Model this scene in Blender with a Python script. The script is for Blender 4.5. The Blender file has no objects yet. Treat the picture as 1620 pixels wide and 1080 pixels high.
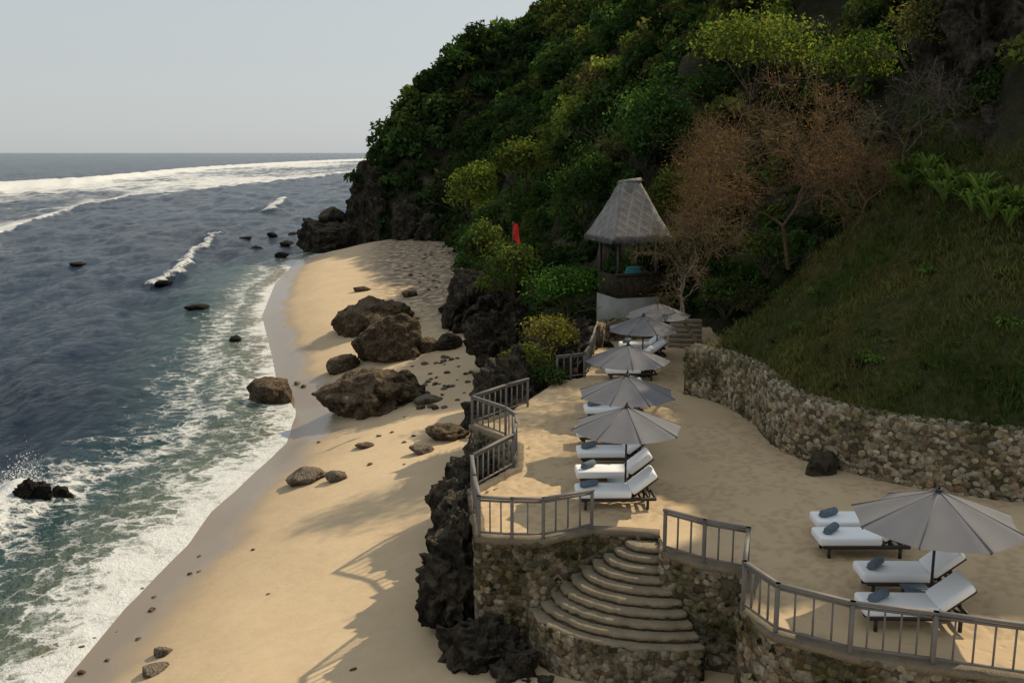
import bpy, bmesh, math, random
import numpy as np
from mathutils import Vector, Matrix, Euler
rng = np.random.default_rng(7); random.seed(7)
S = bpy.context.scene; COL = S.collection
R = math.radians
# ------------------------------------------------------------------ camera
CZ = 14.0; PITCH = R(10.8); F = 1575.0
cam = bpy.data.cameras.new('camera'); co = bpy.data.objects.new('camera', cam); COL.objects.link(co)
cam.lens = 35; cam.sensor_width = 36; cam.clip_end = 30000; cam.clip_start = .1
co.location = (0, 0, CZ); co.rotation_euler = (R(90) - PITCH, 0, 0); S.camera = co
def ray(px, py):
    a = (px - 810) / F; b = (540 - py) / F
    return np.array([a, math.cos(PITCH) + b * math.sin(PITCH), -math.sin(PITCH) + b * math.cos(PITCH)])
def P(px, py, z=0.0):
    d = ray(px, py); t = (z - CZ) / d[2]; return np.array([d[0] * t, d[1] * t, z])
def PY(px, py, Y):
    d = ray(px, py); t = Y / d[1]; return np.array([d[0] * t, Y, CZ + d[2] * t])
def hit(px, py, fn):
    d = ray(px, py); ts = np.arange(10, 320, .1)
    X = d[0] * ts; Y = d[1] * ts; Z = CZ + d[2] * ts
    k = np.argmax(Z <= fn(X, Y)); return np.array([X[k], Y[k], Z[k]])
def project(X, Y, Z):
    dz = Z - CZ; dep = Y * math.cos(PITCH) - dz * math.sin(PITCH); up = Y * math.sin(PITCH) + dz * math.cos(PITCH)
    return 810 + F * X / dep, 540 - F * up / dep
# ------------------------------------------------------------------ noise
def _h(i, j, k):
    n = (i.astype(np.int64) * 374761393 + j.astype(np.int64) * 668265263 + k.astype(np.int64) * 1442695041) & 0xffffffff
    n = ((n ^ (n >> 13)) * 1274126177) & 0xffffffff
    return ((n ^ (n >> 16)) & 0xffff) / 65535.0
def vn(x, y, z):
    x = np.asarray(x, float); y = np.asarray(y, float); z = np.asarray(z, float) + 0 * x
    i = np.floor(x); j = np.floor(y); k = np.floor(z)
    u = x - i; v = y - j; w = z - k
    u = u * u * (3 - 2 * u); v = v * v * (3 - 2 * v); w = w * w * (3 - 2 * w)
    r = 0
    for a in (0, 1):
        for b in (0, 1):
            for c in (0, 1):
                r = r + _h(i + a, j + b, k + c) * (u if a else 1 - u) * (v if b else 1 - v) * (w if c else 1 - w)
    return r
def fbm(x, y, z=0.0, o=4):
    r = 0; a = .5; t = 0
    for q in range(o):
        r = r + a * vn(np.asarray(x) * 2 ** q + q * 17.3, np.asarray(y) * 2 ** q + q * 5.1, np.asarray(z) * 2 ** q + q * 9.7); t += a; a *= .5
    return r / t
# ------------------------------------------------------------------ scene helpers
def mesh_np(name, V, Fc, cols=None, smooth=False, attrs=None):
    V = np.asarray(V, np.float32); me = bpy.data.meshes.new(name)
    if not isinstance(Fc, list): Fc = [Fc]
    Fc = [np.asarray(f, np.int32) for f in Fc if len(f)]
    me.vertices.add(len(V)); me.vertices.foreach_set('co', V.ravel())
    nl = sum(f.size for f in Fc); npol = sum(len(f) for f in Fc)
    me.loops.add(nl); me.polygons.add(npol)
    me.loops.foreach_set('vertex_index', np.concatenate([f.ravel() for f in Fc]))
    st = []; s0 = 0
    for f in Fc:
        st.append(s0 + np.arange(len(f)) * f.shape[1]); s0 += f.size
    me.polygons.foreach_set('loop_start', np.concatenate(st).astype(np.int32))
    me.update(calc_edges=True); me.validate()
    if cols is not None:
        c = np.ones((len(V), 4), np.float32); c[:, :3] = cols
        a = me.color_attributes.new('Col', 'FLOAT_COLOR', 'POINT'); a.data.foreach_set('color', c.ravel())
    for k, v in (attrs or {}).items():
        a = me.attributes.new(k, 'FLOAT', 'POINT'); a.data.foreach_set('value', np.asarray(v, np.float32))
    if smooth: me.polygons.foreach_set('use_smooth', np.ones(npol, bool))
    return me
def obj(name, me, m, parent=None):
    if m: me.materials.append(m)
    o = bpy.data.objects.new(name, me); COL.objects.link(o)
    if parent: o.parent = parent
    return o
def tag(o, label, cat, group=None, kind=None):
    o['label'] = label; o['category'] = cat
    if group: o['group'] = group
    if kind: o['kind'] = kind
    return o
def struct(o, label=None, cat=None):
    o['kind'] = 'structure'
    if label: o['label'] = label
    if cat: o['category'] = cat
    return o
def thing(name, label, cat, loc=(0, 0, 0), rz=0, group=None):
    o = bpy.data.objects.new(name, None); COL.objects.link(o); o.empty_display_size = .2
    o.location = [float(c) for c in loc]; o.rotation_euler = (0, 0, rz); return tag(o, label, cat, group)
def dup(root, loc, rz, label, group=None, scale=1):
    r = root.copy(); COL.objects.link(r); r.location = [float(c) for c in loc]; r.rotation_euler = (0, 0, rz); r['label'] = label
    r.scale = (scale,) * 3
    if group: r['group'] = group
    for ch in list(root.children):
        c = ch.copy(); COL.objects.link(c); c.parent = r
        for g in ch.children:
            d = g.copy(); COL.objects.link(d); d.parent = c
    return r
class MB:
    def __init__(s): s.v = []; s.q = []; s.t = []; s.c = []
    def add(s, V, Q, c=None):
        n = len(s.v); s.v += [tuple(map(float, p)) for p in V]
        for f in Q: (s.q if len(f) == 4 else s.t).append([i + n for i in f])
        if c is not None: s.c += [tuple(c)] * len(V)
    def box(s, c, d, rot=None, col=None):
        M = Euler(rot).to_matrix() if rot else Matrix.Identity(3)
        V = [Vector(c) + M @ Vector((x * d[0] / 2, y * d[1] / 2, z * d[2] / 2)) for x in (-1, 1) for y in (-1, 1) for z in (-1, 1)]
        s.add(V, [(0, 1, 3, 2), (4, 6, 7, 5), (0, 4, 5, 1), (2, 3, 7, 6), (0, 2, 6, 4), (1, 5, 7, 3)], col)
    def beam(s, p, q, w, h, col=None):
        p = Vector(p); q = Vector(q); t = (q - p).normalized(); up = Vector((0, 0, 1)) if abs(t.z) < .95 else Vector((0, 1, 0))
        a = t.cross(up).normalized() * w / 2; b = a.cross(t).normalized() * h / 2
        V = [e + x * a + y * b for e in (p, q) for x, y in ((-1, -1), (1, -1), (1, 1), (-1, 1))]
        s.add(V, [(0, 1, 2, 3), (7, 6, 5, 4), (0, 4, 5, 1), (1, 5, 6, 2), (2, 6, 7, 3), (3, 7, 4, 0)], col)
    def tube(s, p, q, r0, r1, n=8, col=None):
        p = Vector(p); q = Vector(q); t = (q - p).normalized(); up = Vector((0, 0, 1)) if abs(t.z) < .95 else Vector((0, 1, 0))
        a = t.cross(up).normalized(); b = a.cross(t)
        V = []
        for e, r in ((p, r0), (q, r1)):
            for k in range(n):
                w = 2 * math.pi * k / n; V.append(e + a * math.cos(w) * r + b * math.sin(w) * r)
        V += [p, q]
        Q = [(k, (k + 1) % n, n + (k + 1) % n, n + k) for k in range(n)]
        Q += [((k + 1) % n, k, 2 * n) for k in range(n)] + [(n + k, n + (k + 1) % n, 2 * n + 1) for k in range(n)]
        s.add(V, Q, col)
    def build(s, name, m, parent=None, bevel=0, smooth=False, seg=1):
        F_ = []
        if s.q: F_.append(np.array(s.q))
        if s.t: F_.append(np.array(s.t))
        me = mesh_np(name, np.array(s.v), F_, cols=np.array(s.c) if s.c else None)
        bm = bmesh.new(); bm.from_mesh(me)
        bmesh.ops.recalc_face_normals(bm, faces=bm.faces)
        if bevel:
            bmesh.ops.bevel(bm, geom=list(bm.edges), offset=bevel, segments=seg, affect='EDGES', profile=.5)
        if smooth:
            for f in bm.faces: f.smooth = True
        bm.to_mesh(me); bm.free()
        return obj(name, me, m, parent)
# ------------------------------------------------------------------ materials
class MT:
    def __init__(s, name):
        s.m = bpy.data.materials.new(name); s.m.use_nodes = True; s.nt = s.m.node_tree; s.nt.nodes.clear()
        s.out = s.n('ShaderNodeOutputMaterial')
    def n(s, t, ins=None, **kw):
        x = s.nt.nodes.new(t)
        for k, v in kw.items(): setattr(x, k, v)
        for k, v in (ins or {}).items():
            i = x.inputs[k]
            if hasattr(v, 'is_output') or isinstance(v, bpy.types.NodeSocket): s.nt.links.new(v, i)
            else: i.default_value = v
        return x
    def pos(s): return s.n('ShaderNodeNewGeometry').outputs['Position']
    def noise(s, scale, det=4, vec=None, rough=.55, dist=0):
        return s.n('ShaderNodeTexNoise', {'Vector': vec if vec is not None else s.pos(), 'Scale': scale, 'Detail': det, 'Roughness': rough, 'Distortion': dist}).outputs['Fac']
    def vor(s, scale, feat='F1', vec=None, out='Distance'):
        return s.n('ShaderNodeTexVoronoi', {'Vector': vec if vec is not None else s.pos(), 'Scale': scale}, feature=feat).outputs[out]
    def ramp(s, fac, stops):
        r = s.n('ShaderNodeValToRGB', {'Fac': fac}); e = r.color_ramp.elements
        while len(e) < len(stops): e.new(.5)
        for k, (p, c) in enumerate(stops): e[k].position = p; e[k].color = (*c, 1) if len(c) == 3 else c
        return r.outputs['Color']
    def math(s, op, a, b=0.0, c=0.0, clamp=False):
        return s.n('ShaderNodeMath', {0: a, 1: b, 2: c}, operation=op, use_clamp=clamp).outputs[0]
    def mapr(s, v, a, b, c=0.0, d=1.0, smooth=True):
        return s.n('ShaderNodeMapRange', {'Value': v, 'From Min': a, 'From Max': b, 'To Min': c, 'To Max': d}, interpolation_type='SMOOTHSTEP' if smooth else 'LINEAR').outputs['Result']
    def mix(s, f, a, b, bt='MIX'):
        x = s.n('ShaderNodeMix', data_type='RGBA', blend_type=bt)
        for i, v in ((0, f), (6, a), (7, b)):
            if isinstance(v, bpy.types.NodeSocket): s.nt.links.new(v, x.inputs[i])
            else: x.inputs[i].default_value = (*v, 1) if isinstance(v, tuple) and len(v) == 3 else v
        return x.outputs[2]
    def attr(s, name, out='Fac'): return s.n('ShaderNodeAttribute', attribute_name=name).outputs[out]
    def bump(s, h, st=.5, dist=.1, nrm=None):
        i = {'Height': h, 'Strength': st, 'Distance': dist}
        if nrm is not None: i['Normal'] = nrm
        return s.n('ShaderNodeBump', i).outputs['Normal']
    def pbr(s, col, rough=.9, nrm=None, spec=.3, metal=0):
        i = {'Base Color': (*col, 1) if isinstance(col, tuple) else col, 'Roughness': rough, 'Specular IOR Level': spec, 'Metallic': metal}
        if nrm is not None: i['Normal'] = nrm
        b = s.n('ShaderNodeBsdfPrincipled', i); return b.outputs[0]
    def done(s, sh): s.nt.links.new(sh, s.out.inputs['Surface']); return s.m
def simple(name, col, rough=.8, var=.25, scale=6, bs=.3, bd=.02, spec=.3, bscale=30):
    t = MT(name); n = t.noise(scale, 5)
    c = t.mix(n, tuple(x * (1 - var) for x in col), tuple(min(1, x * (1 + var)) for x in col))
    return t.done(t.pbr(c, rough, t.bump(t.noise(bscale, 3), bs, bd), spec))
def mk_foliage(name, trans=.45, tint=(1, 1, 1)):
    t = MT(name); c = t.attr('Col', 'Color')
    n = t.noise(.35, 4); c = t.mix(1.0, c, t.ramp(n, [(.3, (.8, .85, .85)), (.7, (1.4, 1.38, 1.25))]), 'MULTIPLY')
    d = t.n('ShaderNodeBsdfDiffuse', {'Color': c}).outputs[0]
    c2 = t.mix(1.0, c, (1.45, 1.6, .7), 'MULTIPLY')
    tr = t.n('ShaderNodeBsdfTranslucent', {'Color': c2}).outputs[0]
    m = t.n('ShaderNodeMixShader', {0: trans, 1: d, 2: tr}); return t.done(m.outputs[0])
M = {}
M['leaf'] = mk_foliage('leaf'); M['grassblade'] = mk_foliage('grass_blade', .3)
def mk_rock(name, a, b, c, sc=1.2):
    t = MT(name); n1 = t.noise(sc, 8, rough=.68); n2 = t.noise(sc * 6, 6); v = t.vor(sc * 5)
    col = t.ramp(n1, [(.3, a), (.5, b), (.72, c)]); col = t.mix(t.mapr(n2, .35, .6), t.mix(1.0, col, (.4, .4, .4), 'MULTIPLY'), col)
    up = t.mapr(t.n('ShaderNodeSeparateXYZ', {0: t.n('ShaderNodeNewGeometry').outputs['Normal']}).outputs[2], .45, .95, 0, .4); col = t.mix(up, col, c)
    h = t.math('ADD', n1, t.math('MULTIPLY', n2, .6)); h = t.math('ADD', h, t.math('MULTIPLY', v, .35))
    return t.done(t.pbr(col, .95, t.bump(h, 1.0, .35), .15))
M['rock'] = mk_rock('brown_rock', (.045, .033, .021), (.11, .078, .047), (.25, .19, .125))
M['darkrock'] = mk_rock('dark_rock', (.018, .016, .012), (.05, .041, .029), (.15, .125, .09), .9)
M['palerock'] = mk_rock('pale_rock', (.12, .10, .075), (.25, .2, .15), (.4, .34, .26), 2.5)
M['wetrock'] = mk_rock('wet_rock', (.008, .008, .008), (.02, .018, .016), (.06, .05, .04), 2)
def mk_stone():
    t = MT('rubble_stone'); c = t.attr('Col', 'Color'); n = t.noise(9, 6); n2 = t.noise(.9, 5); n3 = t.noise(40, 4)
    c = t.mix(1.0, c, t.ramp(n, [(.3, (.5, .47, .42)), (.65, (1.2, 1.18, 1.1))]), 'MULTIPLY')
    c = t.mix(t.mapr(n2, .44, .64), c, t.mix(1.0, c, (.38, .40, .27), 'MULTIPLY'))
    return t.done(t.pbr(c, .95, t.bump(t.math('ADD', n, t.math('MULTIPLY', n3, .4)), .8, .06), .15))
M['stone'] = mk_stone()
M['mortar'] = simple('dark_mortar', (.11, .09, .06), .95, .5, 3, .7, .05)
M['tread'] = simple('worn_tread', (.30, .245, .165), .95, .5, 3.0, .9, .07)
M['riser'] = mk_rock('riser_rubble', (.07, .056, .036), (.15, .12, .078), (.26, .21, .14), 4)
M['coping'] = simple('sandy_coping', (.22, .18, .125), .95, .55, 3, .9, .07)
M['wood'] = simple('weathered_wood', (.15, .14, .13), .6, .35, 5, .4, .01, .4)
M['darkwood'] = simple('dark_wood', (.035, .028, .024), .55, .3, 6, .3, .01, .4)
M['cushion'] = simple('white_cushion', (.86, .88, .9), .9, .03, 3, .15, .02, .2, 8)
M['towel'] = simple('grey_towel', (.13, .17, .21), .95, .2, 12, .6, .02, .1, 90)
M['concrete'] = simple('plinth_concrete', (.33, .33, .30), .9, .35, 1.5, .3, .02)
M['teal'] = simple('teal_cloth', (.05, .22, .25), .8, .2, 5)
M['flag'] = simple('red_flag', (.6, .03, .02), .7, .15, 4)
def mk_canopy():
    t = MT('grey_canvas'); n = t.noise(2.0, 4); w = t.noise(180, 2)
    c = t.mix(n, (.17, .17, .182), (.23, .23, .245))
    d = t.pbr(c, .9, t.bump(w, .2, .005), .15); tr = t.n('ShaderNodeBsdfTranslucent', {'Color': (.2, .2, .2, 1)}).outputs[0]
    return t.done(t.n('ShaderNodeMixShader', {0: .18, 1: d, 2: tr}).outputs[0])
M['canvas'] = mk_canopy()
def mk_thatch():
    t = MT('woven_thatch'); tc = t.n('ShaderNodeTexCoord').outputs['Object']
    sx = t.n('ShaderNodeSeparateXYZ', {0: tc}); hx = t.math('ADD', sx.outputs[0], sx.outputs[1])
    a = t.math('SINE', t.math('MULTIPLY', t.math('ADD', hx, sx.outputs[2]), 9.5)); b = t.math('SINE', t.math('MULTIPLY', t.math('SUBTRACT', hx, sx.outputs[2]), 9.5))
    h = t.math('MAXIMUM', a, b); n = t.noise(25, 5, rough=.7); n2 = t.noise(1.5, 3)
    c = t.mix(t.mapr(h, .75, .99), (.20, .195, .185), (.31, .30, .29)); c = t.mix(t.mapr(n2, .4, .7, 0, .55), c, (.11, .10, .085)); c = t.mix(t.mapr(n, .35, .65, 0, .45), c, (.34, .32, .30))
    return t.done(t.pbr(c, .95, t.bump(t.math('ADD', t.math('MULTIPLY', h, .2), n), .7, .05), .1))
M['thatch'] = mk_thatch()
def mk_sand(name, shore):
    t = MT(name); p = t.pos(); n = t.noise(.35, 5); n2 = t.noise(2.2, 5); fine = t.noise(60, 3)
    c = t.mix(n, (.52, .39, .24), (.62, .485, .315)); c = t.mix(t.mapr(n2, .35, .7, 0, .25), c, (.45, .33, .195))
    foot = t.vor(3.2, 'SMOOTH_F1'); foot = t.mapr(foot, .05, .30)
    h = t.math('ADD', t.math('MULTIPLY', foot, .35 if not shore else .10), t.math('MULTIPLY', fine, .12)); h = t.math('ADD', h, t.math('MULTIPLY', n2, .5))
    if not shore:
        pit = t.attr('pit'); c = t.mix(.18, c, (.36, .27, .17)); c = t.mix(t.mapr(pit, .1, .9, 0, .3), c, (.27, .19, .11))  # footprint dents darkened in colour, painting the shade their relief barely shows
        return t.done(t.pbr(c, .95, t.bump(h, .7, .07), .1))
    s = t.attr('shore'); sw = t.math('ADD', s, t.math('MULTIPLY', t.math('SUBTRACT', t.noise(.25, 4), .5), 3.0))
    wet = t.mapr(sw, 1.0, 3.2, 1, 0); damp = t.mapr(sw, 3, 5.5, .35, 0)
    c = t.mix(damp, c, (.36, .27, .17)); c = t.mix(wet, c, (.23, .175, .115))
    peb = t.mapr(t.vor(7, 'F1'), .06, .11, 1, 0); pm = t.math('MULTIPLY', peb, t.mapr(t.noise(.22, 3), .54, .66)); c = t.mix(t.math('MULTIPLY', pm, .7), c, (.13, .10, .07))
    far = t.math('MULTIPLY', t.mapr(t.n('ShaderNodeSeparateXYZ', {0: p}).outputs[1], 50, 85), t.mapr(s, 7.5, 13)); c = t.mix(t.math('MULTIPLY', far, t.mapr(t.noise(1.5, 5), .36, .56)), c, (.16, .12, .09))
    rough = t.mapr(wet, 0, 1, .95, .2); st = t.mapr(wet, 0, 1, .5, .08)
    b = t.n('ShaderNodeBump', {'Height': h, 'Strength': st, 'Distance': .1}).outputs[0]
    return t.done(t.pbr(c, rough, b, .4))
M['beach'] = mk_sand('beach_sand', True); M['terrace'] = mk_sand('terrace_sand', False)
def mk_hill():
    t = MT('hill_ground'); n = t.noise(.5, 7, rough=.65); g = t.attr('grass'); n2 = t.noise(4, 6); n4 = t.noise(.45, 5)
    rock = t.ramp(n, [(.3, (.018, .018, .010)), (.5, (.042, .04, .024)), (.7, (.11, .095, .065))])
    gr = t.ramp(n2, [(.3, (.035, .042, .014)), (.5, (.062, .068, .024)), (.72, (.11, .10, .045))]); gr = t.mix(t.mapr(n4, .45, .62), gr, t.mix(1.0, gr, (1.2, .98, .85), 'MULTIPLY'))
    c = t.mix(g, rock, gr); h = t.math('ADD', n, t.math('MULTIPLY', n2, .5))
    return t.done(t.pbr(c, .95, t.bump(h, 1.0, .5), .1))
M['hill'] = mk_hill()
def mk_sea():
    t = MT('sea_water'); p = t.pos(); D = t.attr('foam'); o = t.attr('off'); far = t.attr('far')
    mp = t.n('ShaderNodeMapping', {'Vector': p, 'Scale': (1, .55, 1), 'Rotation': (0, 0, .25)}).outputs[0]
    w1 = t.noise(.45, 4, mp); w2 = t.noise(1.7, 6, mp, .65); w3 = t.noise(7, 4, mp); wb = t.noise(.12, 3, mp)
    h = t.math('ADD', t.math('MULTIPLY', w1, 1.5), t.math('MULTIPLY', w2, 1.1)); h = t.math('ADD', h, t.math('MULTIPLY', w3, .16)); h = t.math('ADD', h, t.math('MULTIPLY', wb, 2.5))
    dn = t.n('ShaderNodeTexNoise', {'Vector': p, 'Scale': .7, 'Detail': 6, 'Roughness': .65}).outputs['Color']
    wp = t.n('ShaderNodeVectorMath', {0: p, 1: t.n('ShaderNodeVectorMath', {0: dn, 'Scale': 2.6}, operation='SCALE').outputs[0]}, operation='ADD').outputs[0]
    e1 = t.vor(1.1, 'DISTANCE_TO_EDGE', wp); e2 = t.vor(3.7, 'DISTANCE_TO_EDGE', wp)
    lace = t.math('ADD', t.mapr(e1, 0, .22, .45, 0), t.mapr(e2, 0, .25, .25, 0)); fn = t.noise(.7, 7, p, .62)
    farn = t.n('ShaderNodeTexNoise', {'Vector': t.n('ShaderNodeMapping', {'Vector': p, 'Scale': (.35, .06, 1)}).outputs[0], 'Scale': .5, 'Detail': 8, 'Roughness': .65}).outputs['Fac']
    near = t.math('ADD', t.math('MULTIPLY', lace, .42), t.math('MULTIPLY', fn, .88))
    v = t.n('ShaderNodeMix', {0: far, 2: near, 3: farn}, data_type='FLOAT').outputs[0]
    x = t.math('SUBTRACT', t.math('ADD', v, D), 1.0); foam = t.mapr(x, -.10, .24)
    ft = t.math('MULTIPLY', foam, t.mapr(D, .02, .25))
    deep = t.mix(t.mapr(t.noise(.03, 3), .4, .6), (.006, .020, .045), (.010, .030, .062)); teal = t.mix(t.mapr(o, 2, 7), (.12, .155, .12), (.024, .072, .085)); c = t.mix(t.mapr(o, 4, 13), teal, deep)
    c = t.mix(t.mapr(o, .2, 2.2, .75, 0), c, (.26, .21, .14))
    nb = t.n('ShaderNodeBump', {'Height': h, 'Strength': 1.0, 'Distance': .7}).outputs[0]
    water = t.n('ShaderNodeBsdfPrincipled', {'Base Color': c, 'Roughness': .14, 'IOR': 1.33, 'Specular IOR Level': .13, 'Normal': nb}).outputs[0]
    fb = t.n('ShaderNodeBump', {'Height': t.math('ADD', t.noise(.9, 3), t.math('MULTIPLY', lace, .5)), 'Strength': .5, 'Distance': .3}).outputs[0]
    fo = t.pbr(t.mix(fn, (.52, .54, .54), (.74, .75, .74)), .9, fb, .1)
    return t.done(t.n('ShaderNodeMixShader', {0: ft, 1: water, 2: fo}).outputs[0])
M['sea'] = mk_sea()
t = MT('spray'); M['spray'] = t.done(t.pbr((.85, .87, .88), .9))
t = MT('bark'); n = t.noise(8, 5); M['bark'] = t.done(t.pbr(t.mix(1.0, t.attr('Col', 'Color'), t.ramp(n, [(.3, (.5, .5, .5)), (.7, (1.3, 1.3, 1.3))]), 'MULTIPLY'), .95, t.bump(n, .6, .03), .1))
# ------------------------------------------------------------------ world + sun
SUN_EL = R(41); SUN_AZ = R(50)
w = bpy.data.worlds.new('World'); S.world = w; w.use_nodes = True; nt = w.node_tree; nt.nodes.clear()
sky = nt.nodes.new('ShaderNodeTexSky'); sky.sky_type = 'NISHITA'; sky.sun_disc = False; sky.sun_elevation = SUN_EL; sky.sun_rotation = SUN_AZ
sky.dust_density = 1.0; sky.air_density = 1.0; sky.ozone_density = 1.0
hs = nt.nodes.new('ShaderNodeHueSaturation'); hs.inputs['Saturation'].default_value = .5
hm = nt.nodes.new('ShaderNodeMix'); hm.data_type = 'RGBA'; hm.inputs[0].default_value = .72; hm.inputs[7].default_value = (5.5, 5.85, 5.95, 1)   # thin bright haze over the clear sky
bg = nt.nodes.new('ShaderNodeBackground'); bg.inputs[1].default_value = .103; wo = nt.nodes.new('ShaderNodeOutputWorld')
nt.links.new(sky.outputs[0], hs.inputs['Color']); nt.links.new(hs.outputs[0], hm.inputs[6]); nt.links.new(hm.outputs[2], bg.inputs[0]); nt.links.new(bg.outputs[0], wo.inputs[0])
sl = bpy.data.lights.new('sun', 'SUN'); sl.energy = 4.2; sl.angle = R(.7); sl.color = (1, .84, .60)
so = bpy.data.objects.new('sun', sl); COL.objects.link(so)
sd = Vector((math.sin(SUN_AZ) * math.cos(SUN_EL), math.cos(SUN_AZ) * math.cos(SUN_EL), math.sin(SUN_EL)))
so.rotation_euler = sd.to_track_quat('Z', 'Y').to_euler()
S.view_settings.view_transform = 'Standard'
# ------------------------------------------------------------------ shoreline, beach
sh = [P(x, y) for x, y in ((40, 1140), (100, 1080), (200, 960), (300, 860), (335, 810), (385, 765), (455, 700), (470, 650), (440, 610), (430, 560), (415, 500), (435, 450), (470, 412))]
shY = np.array([-20, 10] + [p[1] for p in sh] + [145, 160, 200]); shX = np.array([-14, -13] + [p[0] for p in sh] + [-24, -14, 0])
def shore(X, Y): return X - np.interp(Y, shY, shX)
def beachz(X, Y):
    s = shore(X, Y); z = np.where(s < 0, .12 * s, 3.0 * (1 - np.exp(-(np.maximum(s, 0) / 8) ** 1.2)))
    return z + np.clip((s - 1.5) / 4, 0, 1) * ((fbm(X * .25, Y * .25, 3.3, 3) - .5) * .35 + (fbm(X * 1.2, Y * 1.2, 1.3, 2) - .5) * .06)
def grid(xs, ys):
    X, Y = np.meshgrid(xs, ys); ny, nx = X.shape; i = np.arange(ny * nx).reshape(ny, nx)
    Q = np.stack([i[:-1, :-1], i[:-1, 1:], i[1:, 1:], i[1:, :-1]], -1).reshape(-1, 4); return X, Y, Q
X, Y, Q = grid(np.arange(-44, 42, .4), np.arange(4, 165, .5)); Z = beachz(X, Y)
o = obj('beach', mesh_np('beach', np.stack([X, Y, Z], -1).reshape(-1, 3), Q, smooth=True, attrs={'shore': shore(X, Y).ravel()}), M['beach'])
struct(o, 'curving golden sand beach between the surf and the cliff foot', 'beach')
# ------------------------------------------------------------------ sea
def seg_dist(X, Y, pts):
    d = np.full(X.shape, 1e9)
    for a, b in zip(pts[:-1], pts[1:]):
        vx, vy = b[0] - a[0], b[1] - a[1]; L = vx * vx + vy * vy + 1e-9
        t_ = np.clip(((X - a[0]) * vx + (Y - a[1]) * vy) / L, 0, 1); d = np.minimum(d, np.hypot(X - a[0] - t_ * vx, Y - a[1] - t_ * vy))
    return d
ys = np.concatenate([np.arange(12, 60, .22), 60 * np.exp(np.linspace(0, math.log(9000 / 60), 520))]); aa = np.linspace(-1.25, .35, 620)
A, Y = np.meshgrid(aa, ys); X = A * (Y + 12); ny, nx = X.shape; i = np.arange(ny * nx).reshape(ny, nx)
Q = np.stack([i[:-1, :-1], i[:-1, 1:], i[1:, 1:], i[1:, :-1]], -1).reshape(-1, 4)
off = -shore(X, Y); damp = np.clip(off / 10, 0, 1)
AZ = X / np.maximum(Y, 1)
def band(pix):
    p = [P(x, y) for x, y in pix]; a = np.array([q[0] / q[1] for q in p]); r = np.array([q[1] for q in p]); return np.exp(np.interp(AZ, a, np.log(r)))
Yn = band([(-300, 420), (0, 371), (60, 352), (130, 328), (200, 312), (330, 299), (420, 289), (560, 274), (700, 266)]); Yf = band([(-300, 302), (0, 296), (150, 287), (300, 270), (440, 260), (560, 254), (700, 250)])
wob = 1 + .10 * (fbm(X * .02, Y * .02, 5, 3) - .5); Yn2 = Yn * wob; u = (Y - Yn2) / (Yf - Yn2)
inb = (u > 0) & (u < 1)
Dfar = np.where(inb, np.clip(.70 - .20 * np.sin(np.clip(u, 0, 1) * math.pi) ** .8 + .44 * (fbm(X * .015, Y * .006, 1, 3) - .5) * 2, 0, 1), 0)
Dfar = np.maximum(Dfar, np.where(inb & (u < .05), .62, 0)); Dfar = np.maximum(Dfar, np.where((u > .86) & (u < 1.02), .84, 0))
Dfar = np.maximum(Dfar, np.where((u > -.35) & (u <= 0), .40 * (1 + u / .35), 0))
wfac = np.interp(Y, [20, 35, 45, 70, 90, 140], [2.3, 1.6, 1.15, .95, .7, .8]); ow = off / wfac + (fbm(X * .18, Y * .12, 2, 3) - .5) * 4.6
Dn = np.interp(ow, [-2, 0, .7, 1.6, 3.2, 4.2, 5.6, 7.5, 10], [.70, .70, .56, .36, .30, .48, .34, .22, 0])
def crest(pix, wd, D):
    pts = [P(x, y) for x, y in pix]; d = seg_dist(X + (fbm(X * .4, Y * .4, 4, 2) - .5) * 2.5, Y, pts); return D * np.clip(1.4 - d / wd, 0, 1), np.exp(-(d / wd) ** 2)
cr = [crest([(245, 449), (285, 432), (300, 405), (345, 370)], .9, .56), crest([(375, 333), (445, 327)], 1.6, .46), crest([(425, 335), (447, 318)], 2.0, .65), crest([(-80, 850), (0, 818), (55, 795)], 1.3, .72), crest([(-60, 790), (10, 780), (60, 790)], .8, .62), crest([(120, 715), (250, 690)], .8, .34), crest([(330, 660), (350, 600), (372, 560)], .9, .42)]
D = np.maximum(Dfar, Dn); Zc = 0
for k, (dd, hh) in enumerate(cr): D = np.maximum(D, dd); Zc = Zc + hh * (.6, .3, .8, .5, .2, .15, .15)[k]
Zs = ((fbm(X * .30 + Y * .05, Y * .14, 6, 4) - .5) * 1.3 + np.sin((X * .8 + Y * .38) * .55 + 2.2 * fbm(X * .05, Y * .05, 2, 2)) * .2) * damp + Zc
Zs += np.exp(-((u - .97) / .10) ** 2) * 2.4 * (.6 + .8 * fbm(X * .02, Y * 0, 3, 3)) + np.exp(-((u - .02) / .04) ** 2) * .6
Zs = np.where(off < 2, Zs * np.clip(off / 2, 0, 1), Zs)
farf = np.clip((Y - 140) / 50, 0, 1)
Zs = np.where(off < -6, -.6, Zs)
o = obj('sea', mesh_np('sea', np.stack([X, Y, Zs], -1).reshape(-1, 3), Q, smooth=True, attrs={'foam': D.ravel(), 'off': np.clip(off, 0, 60).ravel(), 'far': farf.ravel()}), M['sea'])
struct(o, 'dark blue sea with white surf rolling on to the beach', 'sea')
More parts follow.
